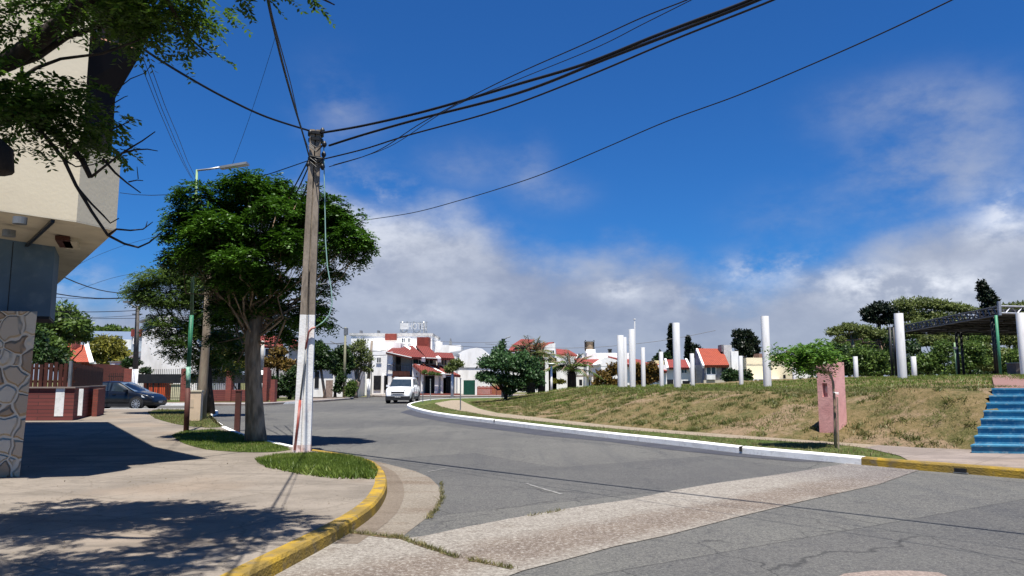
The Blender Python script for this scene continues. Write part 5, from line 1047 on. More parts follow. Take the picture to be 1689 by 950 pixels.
# storey behind, with flat parapet
mb = MB(); pbox(mb, 578, 712, 553, D+8, 8); mb.build('rear_storey', WHITE, vh)
mb = MB(); pbox(mb, 596, 660, 565, D+3, 5); mb.build('rear_storey', WHITE, vh)
pbox(MB(), 576, 714, 549.5, D+7.9, 8.3, 553).build('parapet', mat('parapet_grey', (.55, .54, .52), (.42, .41, .40), .9, 3), vh)
TERR = mat('terracotta_panel', (.24, .05, .035), (.18, .04, .03), .85, 3)
pbox(MB(), 635, 654, 550.5, D+7.7, .3, 561).build('terracotta_panel', TERR, vh)
mb = MB(); mb.box(X(688, D+4, 7), X(708, D+4, 7), D+4, D+5.6, Z(585, D+4), Z(556, D+4)); mb.build('chimney_block', TERR, vh)
slabp(vh, [(637,580,D-1.2),(679,589,D-1.2),(672,573,D+3.5),(648,573,D+3.5)], .22, ROOFA)
slabp(vh, [(676,588.5,D-1.2),(703,589.5,D-1.2),(680,570,D+4),(665,572,D+4)], .22, ROOFA)
slabp(vh, [(703,589.5,D-1),(727,590.5,D-1),(706,571,D+4),(686,570,D+4)], .22, ROOFA)
slabp(vh, [(724,589.5,D-.6),(750,591,D-.6),(746,582,D+3),(718,581,D+3)], .22, ROOFA)
for a, b in (((666,571),(701,589.5)),((703,575),(727,590.5))):
    slabp(vh, [(b[0]-5,b[1]+.3,D-1.3),(b[0]+.5,b[1]+.3,D-1.3),(a[0]+6,a[1]-1,D+4),(a[0],a[1]-1,D+4)], .4, WHITE, 'roof_verge')
slabp(vh, [(682,600,D-1.6),(703,600,D+1.2),(718,608,D+1),(733,616,D-2.6),(698,614,D-2.6)], .25, ROOFA)
slabp(vh, [(684,600,D+1),(702,600,D+1),(731,615,D-2.6),(700,614,D-2.6)], .22, ROOFA, 'porch_roof')
slabp(vh, [(704,600.5,D+1),(716,600.5,D+1),(748,617,D-2.6),(733,615.5,D-2.6)], .22, ROOFA, 'porch_roof')
slabp(vh, [(699,600,D+.9),(704,600,D+.9),(735,616,D-2.8),(730,616,D-2.8)], .4, WHITE, 'roof_verge')
slabp(vh, [(717,601,D+1.2),(728,603,D+1.2),(760,619,D-2),(748,617.5,D-2)], .22, ROOFA, 'porch_roof')
win(vh, 647, 661, 587, 613, D+1.15, DARK, 'balcony_door'); win(vh, 682, 699, 591, 600, D+.95, GLASS, 'window', WHITE); win(vh, 701.5, 714, 591, 600, D+.95, GLASS, 'window', WHITE); win(vh, 729, 736, 591, 602, D+1.35, GLASS, 'window', WHITE)
pbox(MB(), 648, 676, 612, D-1.2, .12, 620).build('balcony_front', WOOD, vh); pbox(MB(), 646, 676, 619.5, D-1.2, 2.4, 622).build('balcony_floor', WOOD, vh)
rb = MB()
for px in np.arange(640, 676, 2.2): x = X(px, D-1.2, 4.5); rb.box(x-.015, x+.015, D-1.2, D-1.17, Z(613, D-1.2), Z(602, D-1.2))
rb.box(X(640, D-1.2, 4.5), X(676, D-1.2, 4.5), D-1.2, D-1.15, Z(602.5, D-1.2), Z(601.5, D-1.2)); rb.build('balcony_railing', BLACK, vh)
for a, b, c, d_, nm in ((617,629,619.5,643,'garage_opening'),(634.5,645,619.5,643,'garage_opening'),(650,678,622,646,'garage_opening'),(702,717,620,649,'garage_opening'),(736,750,621,649,'garage_opening')): win(vh, a, b, c, d_, D-.05 if a < 647 else D+.95, DARK, nm)
win(vh, 684.5, 690, 622, 645, D-1.55, WOOD, 'door')
for px in (631.5, 646.5): pbox(MB(), px-1.5, px+1.5, 619, D-.25, .25).build('column', WHITE, vh)
for px, w_ in ((696, 2), (720, 3), (731, 4), (733, 2)): pbox(MB(), px-w_, px+w_, 616, D-2.3, .3).build('column', WHITE, vh)
pbox(MB(), 650, 760, 649, D-2.9, .25).build('brick_plinth', BRICK, vh)
pbox(MB(), 686.5, 687.5, 615, D-1.6, .1, 618).build('wall_lamp', BLACK, vh)
for px in (593, 622): pbox(MB(), px, px+3, 545, D+9, .8, 550).build('vent', GREY, vh)
for a, b, c, d_ in ((588,592,559,567),(662,667,558,565),(672,676,558,565),(694,699,558,566)): win(vh, a, b, c, d_, D+7.95, GLASS, 'window', WHITE)
win(vh, 622, 628, 590, 598, D-.05, GLASS, 'window', WHITE); win(vh, 744, 748, 594, 602, D+1.35, GLASS, 'window', WHITE)
for px, yt in ((613.5, 580), (679, 589), (723.5, 590)): MB().tube([(X(px, D-.1, 4), D-.1, .1), (X(px, D-.1, 4), D-.1, Z(yt, D))], .05, 6).build('downpipe', GREY, vh)
for pts_ in ([(638,581,D-1.3),(679,590,D-1.3)], [(703,590.5,D-1.1),(727,591.5,D-1.1)], [(700,615.2,D-2.7),(748,618,D-2.7)]): MB().tube([A(*p_) for p_ in pts_], .07, 6).build('gutter', GREY, vh)
pbox(MB(), 655.5, 660, 575, D+2.7, .35, 579).build('air_conditioner', SOFF, vh); MB().tube([A(700, 556, D+9), A(700, 538, D+9)], .03, 5).build('aerial', GREY, vh)
# white arched hall
D = 76; ah = thing('arched_hall', 'windowless white hall with a curved roofline right of the villa', 'building', (X(780, D), D, 0))
prf = [(752,590),(756,583),(765,578),(775,575),(786,573.5),(795,575),(802,580),(808,588)]
mb = MB(); nP = len(prf); fr_ = [(X(p, D, 5), Z(y, D)) for p, y in prf]; lo = [(fr_[-1][0], 0), (fr_[0][0], 0)]; al = fr_+lo; n_ = len(al)
mb.add([(x, D, z) for x, z in al]+[(x, D+9, z) for x, z in al], [tuple(range(n_))[::-1], tuple(range(n_, 2*n_))]+[(i, (i+1) % n_, n_+(i+1) % n_, n_+i) for i in range(n_)]); mb.build('wall', WHITE, ah)
slabp(ah, [(745,590,D-.3),(755,584,D-.3),(790,574,D+5),(776,575,D+8),(742,580,D+8)], .15, GREY, 'side_roof')
pbox(MB(), 752, 808, 606, D-.06, .06, 607).build('string_course', GREY, ah); pbox(MB(), 708, 760, 569, D+7, 4).build('rear_wall', WHITE, ah); pbox(MB(), 714, 726, 562, D+8, 3, 570).build('tank_room', WHITE, ah)
gg = thing('garage_gate', 'dark green corrugated gate left of the red fence', 'gate', (X(774, 70), 70, 0)); GG = mat('gate_green', (.010, .085, .055), (.008, .06, .04), .6)
mb = MB()
for px in np.arange(765, 783, 1.5): pbox(mb, px, px+1.1, 628, 70, .05)
mb.build('gate_panel', GG, gg); pbox(MB(), 764.5, 783.5, 627, 70.06, .05).build('gate_frame', GG, gg); pbox(MB(), 783.6, 786.5, 625, 69.9, .4).build('gate_pier', WHITE, gg)
rf = thing('red_fence', 'bright red brown boarded fence behind the round mound tree', 'fence', (X(805, 68), 68, 0)); RFM = mat('fence_red', (.34, .06, .035), (.26, .05, .03), .7, 3)
mb = MB()
for px in np.arange(787, 832, 1.7): pbox(mb, px, px+1.35, 637+.6*math.sin(px), 68, .05)
mb.build('board_panel', RFM, rf); pbox(MB(), 787, 832, 640, 68.06, .05, 641.5).build('rail', RFM, rf)
for px in (818, 832): pbox(MB(), px, px+2.2, 635, 67.9, .3).build('fence_post', BRICK, rf)
# hotel sign on a roof frame
D = 84; hs_ = thing('hotel_sign', 'white rooftop hotel sign on a metal frame above the villa', 'sign', (X(681, D), D, 0))
PALEM = mat('sign_white', (.60, .60, .59), (.48, .48, .47), .6, 2); mb = MB()
for px in (660, 671, 682, 693, 703): c_ = X(px, D, 7); mb.box(c_-.06, c_+.06, D+.1, D+.2, Z(554, D), Z(530, D))
for py in (531, 545, 552): mb.box(X(659, D, 7), X(705, D, 7), D+.2, D+.28, Z(py+.8, D), Z(py, D))
for a, b in ((660, 671), (682, 693)): mb.tube([A(a, 553, D+.3), A(b, 546, D+.3)], .05, 5); mb.tube([A(b, 553, D+.3), A(a, 546, D+.3)], .05, 5)
for px in (664, 699): mb.tube([A(px, 531, D+.1), A(px, 553, D+2.5)], .06, 5)
mb.build('sign_frame', STEEL, hs_)
pbox(MB(), 660, 673, 533, D+.02, .06, 543).build('sign_board', PALEM, hs_)
cu = bpy.data.curves.new('lettering', 'FONT'); cu.body = 'HOTEL'; cu.size = 1.15; cu.extrude = .05; cu.align_x = 'LEFT'; cu.space_character = 1.05; cu.offset = .0
tx = bpy.data.objects.new('lettering', cu); COL.objects.link(tx); bpy.context.view_layer.update()
dg = bpy.context.evaluated_depsgraph_get(); tm = bpy.data.meshes.new_from_object(tx.evaluated_get(dg)); bpy.data.objects.remove(tx); tm.materials.clear(); tm.materials.append(PALEM)
tw_ = max(v.co.x for v in tm.vertices); kx = (X(704, D, 7)-X(673, D, 7))/tw_; kz = (Z(533, D)-Z(543.2, D))/max(v.co.y for v in tm.vertices)
tm.transform(Matrix.Translation((X(673, D, 7), D-.04, Z(543, D))) @ Matrix(((kx, 0, 0, 0), (0, 0, 1, 0), (0, kz, 0, 0), (0, 0, 0, 1)))); link('lettering', tm, hs_)
rc = thing('chimney_cluster', 'small vent stack and mast on the flat roof right of the terracotta block', 'chimney', (X(741, 86), 86, 0)); pbox(MB(), 741, 745, 562, 86, .5, 575).build('stack', GREY, rc); pbox(MB(), 742, 744, 558, 86.1, .3, 562).build('cap', GREY, rc)
# houses behind the mound
D = 92; h2 = thouse('red_roof_house', 'tall white house with two staggered red roofs above the palms', (X(870, D), D, 0))
pbox(MB(), 838, 884, 582, D, 8).build('wall', WHITE, h2); pbox(MB(), 884, 918, 584, D+1, 8).build('wall', WHITE, h2)
slabp(h2, [(846,568,D-.5),(868,570,D-.5),(882,560,D+5),(860,559,D+5)], .25, ROOFC); slabp(h2, [(838,578,D-.6),(874,577,D-.6),(880,568,D+3),(845,569,D+3)], .25, ROOFC)
slabp(h2, [(872,574,D-.5),(890,576,D-.5),(914,564,D+4),(884,566,D+3)], .25, ROOFC)
mb = MB(); gx = [(884,584),(884,579),(907,567),(916,566),(916,584)]; al = [(X(p, D+1, 5), Z(y, D+1)) for p, y in gx]; n_ = len(al); mb.add([(x, D+.9, z) for x, z in al]+[(x, D+6, z) for x, z in al], [tuple(range(n_)), tuple(range(n_, 2*n_))[::-1]]+[(i, (i+1) % n_, n_+(i+1) % n_, n_+i) for i in range(n_)]); mb.build('gable', WHITE, h2)
win(h2, 908, 914, 578, 583, D+.85, GLASS, 'window', WHITE)
D = 96; h3 = thouse('red_hip_house', 'white house with a low red hipped roof left of the water tank', (X(932, D), D, 0)); pbox(MB(), 912, 955, 584, D, 8).build('wall', WHITE, h3); slabp(h3, [(918,583,D-.5),(952,585,D-.5),(938,577,D+5),(917,575,D+5)], .25, ROOFC); pbox(MB(), 905, 975, 590, D-3, 3).build('front_wing', WHITE, h3); win(h3, 920, 925, 584, 588, D-.1); 
for px in (935, 954): pbox(MB(), px, px+2.5, 583, D-3.1, .5, 591).build('chimney', GREY, h3)
D = 90; h4 = thouse('low_white_house', 'long white house with a red lean-to roof below the water tank', (X(985, D), D, 0)); pbox(MB(), 968, 1040, 582, D, 9).build('wall', WHITE, h4)
slabp(h4, [(955,601,D-3),(978,602,D-3),(992,591,D+.5),(947,591,D+.5)], .25, ROOFC); slabp(h4, [(990,600,D-3),(976,602,D-3),(997,588,D-.2),(1003,587,D-.2)], .2, WHITE, 'roof_verge'); slabp(h4, [(1000,587,D-.3),(1060,601,D-.3),(1060,594,D+4),(1003,584,D+4)], .25, ROOFC); pbox(MB(), 976, 1100, 602, D-2.6, 3).build('front_wall', WHITE, h4)
mb = MB(); gx = [(976,604),(976,601),(999,588.5),(1040,600),(1040,604)]; al = [(X(p, D-2.6, 4), Z(y, D-2.6)) for p, y in gx]; n_ = len(al); mb.add([(x, D-2.62, z) for x, z in al]+[(x, D, z) for x, z in al], [tuple(range(n_)), tuple(range(n_, 2*n_))[::-1]]+[(i, (i+1) % n_, n_+(i+1) % n_, n_+i) for i in range(n_)]); mb.build('gable', WHITE, h4)
slabp(h4, [(1030,600,D-3.2),(1100,612,D-3.2),(1100,603,D),(1035,592,D)], .25, ROOFC); pbox(MB(), 1004, 1009, 577, D+1, .6, 586).build('chimney', BLACK, h4); pbox(MB(), 1003.5, 1009.5, 575.5, D+.9, .8, 577.5).build('chimney_cap', BLACK, h4)
for px in (955, 968, 978): win(h4, px, px+5, 626, 636, D-2.65, DARK, 'window')
pbox(MB(), 950, 985, 619, D-5, 2, 621.5).build('porch_slab', mat('brown_slab', (.25, .19, .15), None), h4); pbox(MB(), 968, 971, 600, D-3.2, .4).build('porch_pier', WHITE, h4)
D = 93; wt = thing('water_tank', 'brown box shaped rooftop water tank on a white block', 'water tank', (X(973, D), D, 0)); mb = MB(); mb.cyl((X(973, D, 6), D+.7, Z(577, D)), .62, Z(564, D)-Z(577, D), 12); mb.build('tank', mat('tank_brown', (.30, .22, .14), (.24, .17, .11), .7, 3), wt); pbox(MB(), 965, 981, 562.3, D, 1.4, 564).build('tank_lid', GREY, wt)
for px in (979, 965): pbox(MB(), px, px+1.5, 561, D+.2, .15, 579).build('tank_leg', BLACK, wt)
pbox(MB(), 967, 982, 576, D-.1, 1.8, 585).build('plinth', WHITE, wt)
D = 88; h5 = thouse('small_red_house', 'small white house with a red roof framed by white parapets between two columns', (X(1120, D), D, 0)); pbox(MB(), 1092, 1145, 606, D, 7).build('wall', WHITE, h5); slabp(h5, [(1101,606,D-.4),(1139,606,D-.4),(1133,593,D+4),(1097,593,D+4)], .25, ROOFC); slabp(h5, [(1099,606,D-.5),(1103,606,D-.5),(1099,591,D+4),(1096,591,D+4)], .4, WHITE, 'roof_verge'); slabp(h5, [(1137,606,D-.5),(1141,606,D-.5),(1133,591,D+4),(1130,591,D+4)], .4, WHITE, 'roof_verge'); win(h5, 1124, 1132, 609, 615, D, GLASS, 'window', WHITE); win(h5, 1094, 1110, 626, 640, D, DARK, 'door'); win(h5, 1125, 1137, 628, 641, D, DARK, 'door')
pbox(MB(), 1080, 1096, 594.5, D+2, 5).build('side_block', mat('pale_yellow_wall', (.70, .62, .34), None), h5)
D = 84; h6 = thouse('red_gable_house', 'blue grey sided house with a steep orange red roof and white chimney', (X(1177, D), D, 0))
SB = mat('slate_side', (.14, .16, .23), (.12, .14, .2), .8); mb = MB(); pbox(mb, 1162, 1202, 601, D, 6); mb.build('wall', mat('stone_front', (.36, .35, .34), (.26, .25, .25), .9, 4), h6)
mb = MB(); mb.add([A(1147, 640, D+5), A(1161, 640, D), A(1161, 600, D), A(1147, 577, D+4.5)]+[A(1147, 640, D+5)+Vector((.3, .3, 0)), A(1161, 640, D)+Vector((.3, .3, 0)), A(1161, 600, D)+Vector((.3, .3, 0)), A(1147, 577, D+4.5)+Vector((.3, .3, 0))], [(0,1,2,3),(7,6,5,4),(0,4,5,1),(1,5,6,2),(2,6,7,3),(3,7,4,0)]); mb.build('side_wall', SB, h6)
slabp(h6, [(1161,602,D-.5),(1203,602,D-.5),(1191,575,D+5),(1149,574.5,D+5)], .3, ROOFB); slabp(h6, [(1159,602.5,D-.6),(1162,602.5,D-.6),(1151,574.5,D+4.9),(1148,574.5,D+4.9)], .35, WHITE, 'roof_verge')
win(h6, 1165, 1180, 605, 617, D, GLASS, 'window', WHITE); win(h6, 1190, 1200, 605, 617, D, DARK, 'window'); pbox(MB(), 1166, 1180, 618, D-.5, .4, 626).build('balcony_front', WHITE, h6); win(h6, 1165, 1181, 633, 641, D-.05, DARK, 'garage_opening'); pbox(MB(), 1161, 1204, 627, D-.3, .3, 632).build('string_course', SOFF, h6)
pbox(MB(), 1195, 1208, 569, D+3, 2).build('chimney_block', mat('grey_white_block', (.6, .59, .57), (.5, .49, .47)), h6); pbox(MB(), 1207, 1219, 579, D+2.8, 2).build('chimney_block', WHITE, h6); pbox(MB(), 1190, 1195, 568.5, D+3.1, 1.5, 580).build('flue', GREY, h6)
D = 88; h7 = thing('beige_building', 'long flat roofed beige building half hidden by the tallest column', 'building', (X(1290, D), D, 0)); mb = MB(); pbox(mb, 1232, 1345, 590, D, 10); mb.build('wall', mat('beige_wall', (.74, .65, .45), (.68, .60, .42), .85, .8), h7); pbox(MB(), 1232, 1345, 600, D-.05, .05, 601).build('string_course', SOFF, h7); pbox(MB(), 1268, 1340, 586, D+3, 6, 591).build('upper_storey', MATS['beige_wall'], h7); pbox(MB(), 1252, 1268, 583, D+2.5, 2, 590).build('tank_room', mat('brown_tank', (.2, .12, .1), None), h7)
pbox(MB(), 1243, 1312, 624.5, D-5, 5, 626).build('carport_roof', WHITE, h7)
for px in (1243, 1250, 1298, 1311): pbox(MB(), px, px+1.6, 626, D-5, .2).build('carport_post', WHITE, h7)
win(h7, 1252, 1308, 627, 640, D-.05, mat('carport_grey', (.2, .2, .2), (.3, .29, .28), .8, 2), 'garage_opening'); win(h7, 1291, 1295, 618, 624, D, DARK, 'window'); pbox(MB(), 1312, 1345, 606, D-.8, .9).build('white_annex', WHITE, h7)
# ================================================================== MEMORIAL COLUMNS
cm = MB(); cm.cyl((0, 0, 0), .5, 1.0, 28)
clabels = [
 (1024,553,638,38,11,'thick white column standing leftmost of all the columns, in front of the red and white roofs'),
 (1031,556,637,40,7,'thin white column tucked directly behind the leftmost thick one'),
 (1043,543,638.5,38,10,'white column topped by a thin white mast, right beside the leftmost pair'),
 (1061,573,638,42,7,'short slim white column just right of the one with the mast'),
 (1091,580,640,42,7,'short slim white column standing left of the second tallest column'),
 (1117,532.5,641,36,12,'second tallest white column, in front of the small red roofed house'),
 (1142,583,640.5,42,7,'short slim white column left of the blue grey sided house'),
 (1222,587,639,42,7,'short slim white column in front of the round dark bush'),
 (1265,521.5,638,36,13,'tallest white column, in front of the long beige building'),
 (1310,606,634,50,5,'small distant white column seen under the sapling leaves'),
 (1412,588,627,44,7,'short slim white column just right of the pink pillar, before the hedge'),
 (1488,517,621,38,14,'thick tall white column at the left end of the dark lattice canopy'),
 (1508,588,621.5,44,8,'short white column immediately right of the thick one at the canopy'),
 (1690,516,621,40,12,'white column cut by the right edge of the photo beside the canopy')]
c_first = None
for px, yt, ybm, Dc, wpx, lab_ in clabels:
    x = X(px, Dc, 2); zb_ = float(mound_z(np.array([x]), np.array([float(Dc)]))[0]); zt = Z(yt, Dc); dia = wpx/FPX*Dc
    if c_first is None:
        root = bpy.data.objects.new('memorial_column', cm_mesh) if False else cm.build('memorial_column', COLW, None); root.data.polygons.foreach_set('use_smooth', [len(p.vertices) == 4 for p in root.data.polygons]); c_first = root
    else: root = c_first.copy(); COL.objects.link(root)
    z0 = min(zb_-.1, Z(ybm+1, Dc)); root.location = (x, Dc, z0); root.scale = (dia, dia, zt-z0)
    tag(root, lab_, 'column', 'white memorial columns')
fm = thing('flag_mast', 'thin white mast rising above the column beside the leftmost pair', 'mast', (X(1046, 39, 4), 39, 1.1)); MB().tube([(X(1046, 39, 3), 39, 1.0), (X(1046.5, 39, 5), 39, Z(527, 39))], .04, 6).build('mast', COLW, fm); MB().cyl((X(1046.5, 39, 5), 39, Z(527, 39)), .06, .05, 8).build('finial', COLW, fm)
# ================================================================== PINK PILLAR AND SAPLING
PINK = mat('pink_render', (.78, .41, .37), (.70, .34, .31), .9, 3, .4, .65, .4, 25, c3=(.60, .31, .28), n3sc=6, f3=.6)
zpk = .14
for dd_ in np.arange(14., 24., .05):
    g_ = A(1376, 719, dd_)
    if float(mound_z(np.array([g_.x]), np.array([g_.y]))[0]) >= g_.z: zpk = g_.z; break
pk = G(1376, 720, zpk)
pp = thing('pink_pillar', 'tall pink rendered meter pillar with a recessed box at the foot of the mound', 'pillar', (pk.x, pk.y, 0))
# plan corners: near-left, near edge, right, back
def pc(px, py): g = G(px, py, zpk); return Vector((g.x, g.y))
k0, k1 = pc(1352.0, 717), pc(1379, 718.6)
kr = Vector((-(k1-k0).y, (k1-k0).x)).normalized()*.60; k2_ = k1+kr; k3 = k0+kr; tz = Z(597, k1.y)
mb = MB(); ff = (k1-k0); nf = Vector((ff.y, -ff.x)).normalized(); nin = -nf
# front face with a recess cut: build as blocks round the opening
def fpt(s_, d_=0.): p = k0+ff*s_+nin*d_; return tuple(p)
oz0, oz1 = Z(655, k1.y), Z(632, k1.y); s0_, s1_ = .30, .62
def blk(sa, sb, z0, z1, da=0., db=.12): mb.prism([fpt(sa, da), fpt(sb, da), fpt(sb, db), fpt(sa, db)], z0, z1)
mb.prism([fpt(0, .12), fpt(1, .12), tuple(k2_), tuple(k3)], 0, tz); blk(0, 1, 0, oz0); blk(0, 1, oz1, tz); blk(0, s0_, oz0, oz1); blk(s1_, 1, oz0, oz1); mb.build('pillar', PINK, pp)
MB().prism([fpt(s0_+.01, .10), fpt(s1_-.01, .10), fpt(s1_-.01, .117), fpt(s0_+.01, .117)], oz0+.005, oz1-.005).build('meter_box', mat('meter_box_pink', (.50, .26, .25), (.58, .34, .33), .6, 12), pp)
MB().prism([fpt(s0_+.10, .085), fpt(s1_-.09, .085), fpt(s1_-.09, .099), fpt(s0_+.10, .099)], oz0+.10, oz1-.08).build('meter_glass', mat('meter_glass_pale', (.70, .48, .46), (.8, .62, .6), .4, 15), pp)
# sapling with stake
sb2 = G(1378, 738, .12); sg = thing('young_tree', 'slender young street tree with a flat spreading crown in front of the pink pillar', 'tree', (sb2.x, sb2.y, 0)); rgs = np.random.default_rng(8)
def ps(px, py, d_=0): return tuple(VP(px, py, (sb2.x, sb2.y+d_), (1, 0)))
MB().tube([(sb2.x, sb2.y, .08), ps(1377.5, 700), ps(1376.5, 660), ps(1374, 630), ps(1369, 617), ps(1360, 611)], [.036, .032, .029, .027, .024, .018], 9).build('trunk', BARK, sg, True)
tb2 = MB()
for pts, r in (([(1369,617),(1362,610),(1350,600),(1335,592)], .018), ([(1369,617),(1366,608),(1372,600),(1382,592)], .016), ([(1360,611),(1340,606),(1320,604),(1300,600)], .013), ([(1350,600),(1335,585),(1310,582),(1285,578)], .012), ([(1335,592),(1338,580),(1345,570),(1352,562)], .012), ([(1369,617),(1385,606),(1392,600)], .008), ([(1300,600),(1288,590),(1275,575),(1272,568)], .006)):
    tb2.tube([ps(x, y, random.uniform(-.15, .15) if i else 0) for i, (x, y) in enumerate(pts)], [r*(1-.2*i) for i in range(len(pts))], 6)
tb2.build('limbs', BARK, sg, True)
pads = [(ps(x, y, d_), (r, r*1.2, rz)) for x, y, d_, r, rz in ((1355,585,0,.40,.20),(1368,590,.3,.24,.16),(1340,582,-.3,.40,.20),(1318,588,.2,.38,.20),(1300,590,0,.32,.16),(1345,600,.2,.30,.15),(1322,605,-.2,.24,.12),(1365,572,.2,.30,.15),(1350,566,0,.2,.1),(1288,580,.1,.16,.10),(1276,572,0,.08,.05),(1330,575,.3,.25,.1),(1280,590,.1,.14,.08),(1355,610,.3,.16,.08),(1310,575,.2,.15,.06))]
P_, d_ = pad_points(rgs, pads, 820, .1, 1.2); dd = nrm(d_+rgs.normal(0, .6, d_.shape)); dd[:, 2] = dd[:, 2]*.4; V, F = sprays(rgs, P_, nrm(dd), 5, .19, .085, .042, .6); npmesh('crown', V, F, L_SAP, sg)
skt = G(1383, 740, .12); sk_ = thing('tree_stake', 'thin wooden stake tied to the young tree before the pink pillar', 'stake', (skt.x, skt.y, 0)); MB().tube([(skt.x, skt.y, .05), ps(1381, 655, -.04)], .018, 7).build('stake', TIMB, sk_); MB().tube([ps(1374, 647, -.05), ps(1383, 648, -.07), ps(1384, 650, .0), ps(1374, 649, .05)], .008, 5).build('tie', COLW, sk_)
# thin posts on the verge near the kerb nose
for px, yt, yb, m_, l in ((697.5,630,664,GREY,'thin grey post on the verge just right of the white suv'),(710,626,661,STEEL,'thin pale post further right on the verge behind the white suv'),(759.5,625,676,GREY,'thin grey post standing on the path left of the round mound tree')):
    g = G(px, yb, .12); r_ = thing('sign_post', l, 'post', (g.x, g.y, 0), 'thin posts on the verge'); MB().tube([(g.x, g.y, .05), tuple(VP(px, yt, (g.x, g.y), (1, 0)))], .028, 8).build('post', m_, r_); c_ = VP(px, yt, (g.x, g.y), (1, 0)); MB().cyl((c_.x, c_.y, c_.z-.01), .045, .05, 8).build('cap', m_, r_)
# ================================================================== VEGETATION FURTHER AWAY
def ft(name, label, px, D, pads, nl, m, ls=.28, lw=.16, trunk=True, seed=1, tw=.12, cat='tree', bark=BARKD, group=None, zg=0., twigs=3, tb=None, gap=0., limbr=.07, shell=.4, leafname='crown'):
    pm = [(tuple(A(x, y, D+dd)), (rx/FPX*D, ry_ or rx/FPX*D, rz/FPX*D)) for x, y, dd, rx, rz, ry_ in [(p+(0,))[:6] for p in pads]]
    zc = min(p[0][2] for p in pm); bx = X(tb or px, D, 1)
    tr = [((bx, D, zg-.05), tw*1.4), ((bx, D, zg+.4), tw), ((X(px, D, zc), D, max(zg+.5, zc)), tw*.8)] if trunk else None
    return tree(name, label, cat, (bx, D, zg), tr, pm, nl, m, bark, 'leaf', ls, lw, gap, seed, group, shell, limbr, twigs, leafname=leafname)
ft('dense_tree', 'dark green broad tree behind the orange roofed house at the far left', 100, 46, [(70,530,0,30,26),(100,525,1,35,28),(130,540,0,22,18),(60,560,-1,30,30),(85,580,-1,30,25),(140,555,1,14,12),(105,555,2,30,20),(40,540,0,30,30)], 9000, L_MID, .30, .15, seed=11, group='trees')
ft('hedge_tree', 'dark shaded shrub mass right behind the wooden pickets', 70, 34, [(50,580,0,26,18),(80,590,0,26,16),(110,604,1,18,8),(60,560,1,18,16)], 4500, L_DARK, .2, .11, seed=12, cat='shrub', group='trees')
ft('yellow_shrub', 'rounded yellow green tree beside the distant lamp pole', 187, 62, [(180,575,0,26,22),(160,585,0,18,20),(205,592,1,16,16),(190,598,0,24,16),(165,565,0,14,10)], 7000, L_YEL, .3, .15, seed=13, group='trees')
ft('small_shrub', 'dark small shrub at the corner of the white house behind the lamp pole', 222, 52, [(212,600,0,10,10),(240,612,0,10,6),(225,598,0,8,6)], 1300, L_DARK, .2, .1, False, 14, cat='shrub', group='shrubs')
ft('yellow_shrub', 'yellow green shrub between the timber post and the big trunk', 395, 54, [(390,600,0,18,22),(370,585,1,20,14),(405,570,2,14,18),(380,615,0,14,8)], 5000, L_YEL, .26, .14, seed=15, group='trees')
tl = ft('tree_line', 'far line of tree tops on the horizon above the blue grey sheet roof', 187, 160, [(165,546,0,14,5),(185,544,0,16,6),(205,547,0,14,5),(225,549,0,16,4),(150,548,0,12,5)], 2500, L_MID, .7, .4, False, 16, cat='trees')
ft('garden_tree', 'dark leafy garden tree with reddish tips left of the white painted pole', 458, 56, [(455,598,0,20,14),(475,605,0,16,12),(440,602,0,12,10),(460,580,0,14,8)], 3800, L_BRONZE, .22, .12, seed=17, group='trees')
ft('garden_shrub', 'large dark evergreen shrub reaching the sidewalk left of the white painted pole', 478, 54, [(475,635,0,16,22),(490,620,0,16,16),(462,645,0,10,14),(485,650,0,14,10),(448,628,0,14,8)], 4800, L_DARK, .2, .12, seed=18, cat='shrub', group='shrubs')
ft('dark_tree', 'dark tree close to the right side of the white painted pole', 528, 58, [(520,600,0,16,18),(530,582,0,14,14),(540,600,0,14,16),(525,570,1,12,8),(545,590,0,10,10)], 4500, L_DARK, .24, .13, tb=536, seed=19, bark=BARK, group='trees')
ft('dark_tree', 'dark spreading tree between the pole and the slim wooden pole', 558, 61, [(552,592,0,14,14),(560,610,0,16,18),(565,580,0,12,10),(572,600,0,12,22)], 4800, L_DARK, .24, .13, seed=20, group='trees', tb=553)
ft('olive_tree', 'sparse grey green tree with pale forked trunk in front of the white villa', 590, 63, [(590,575,0,16,10),(578,585,0,10,14),(602,590,0,14,16),(585,600,0,14,14),(606,608,0,10,10),(595,565,0,10,6),(575,605,0,8,12)], 3600, L_OLIVE, .22, .10, seed=21, tb=587, bark=mat('bark_pale', (.25, .20, .15), (.17, .13, .1)), tw=.17, limbr=.10, twigs=6, group='trees')
ft('round_bush', 'round green bush at the kerb by the foot of the slim wooden pole', 579, 59, [(579,640,0,9,13),(577,650,0,8,7)], 2400, L_MID, .16, .09, False, 22, cat='shrub', group='shrubs')
ft('dark_bush', 'dark upright bush left of the slim wooden pole', 560, 60, [(558,640,0,8,14),(563,625,0,8,12)], 2200, L_DARK, .16, .09, False, 23, cat='shrub', group='shrubs')
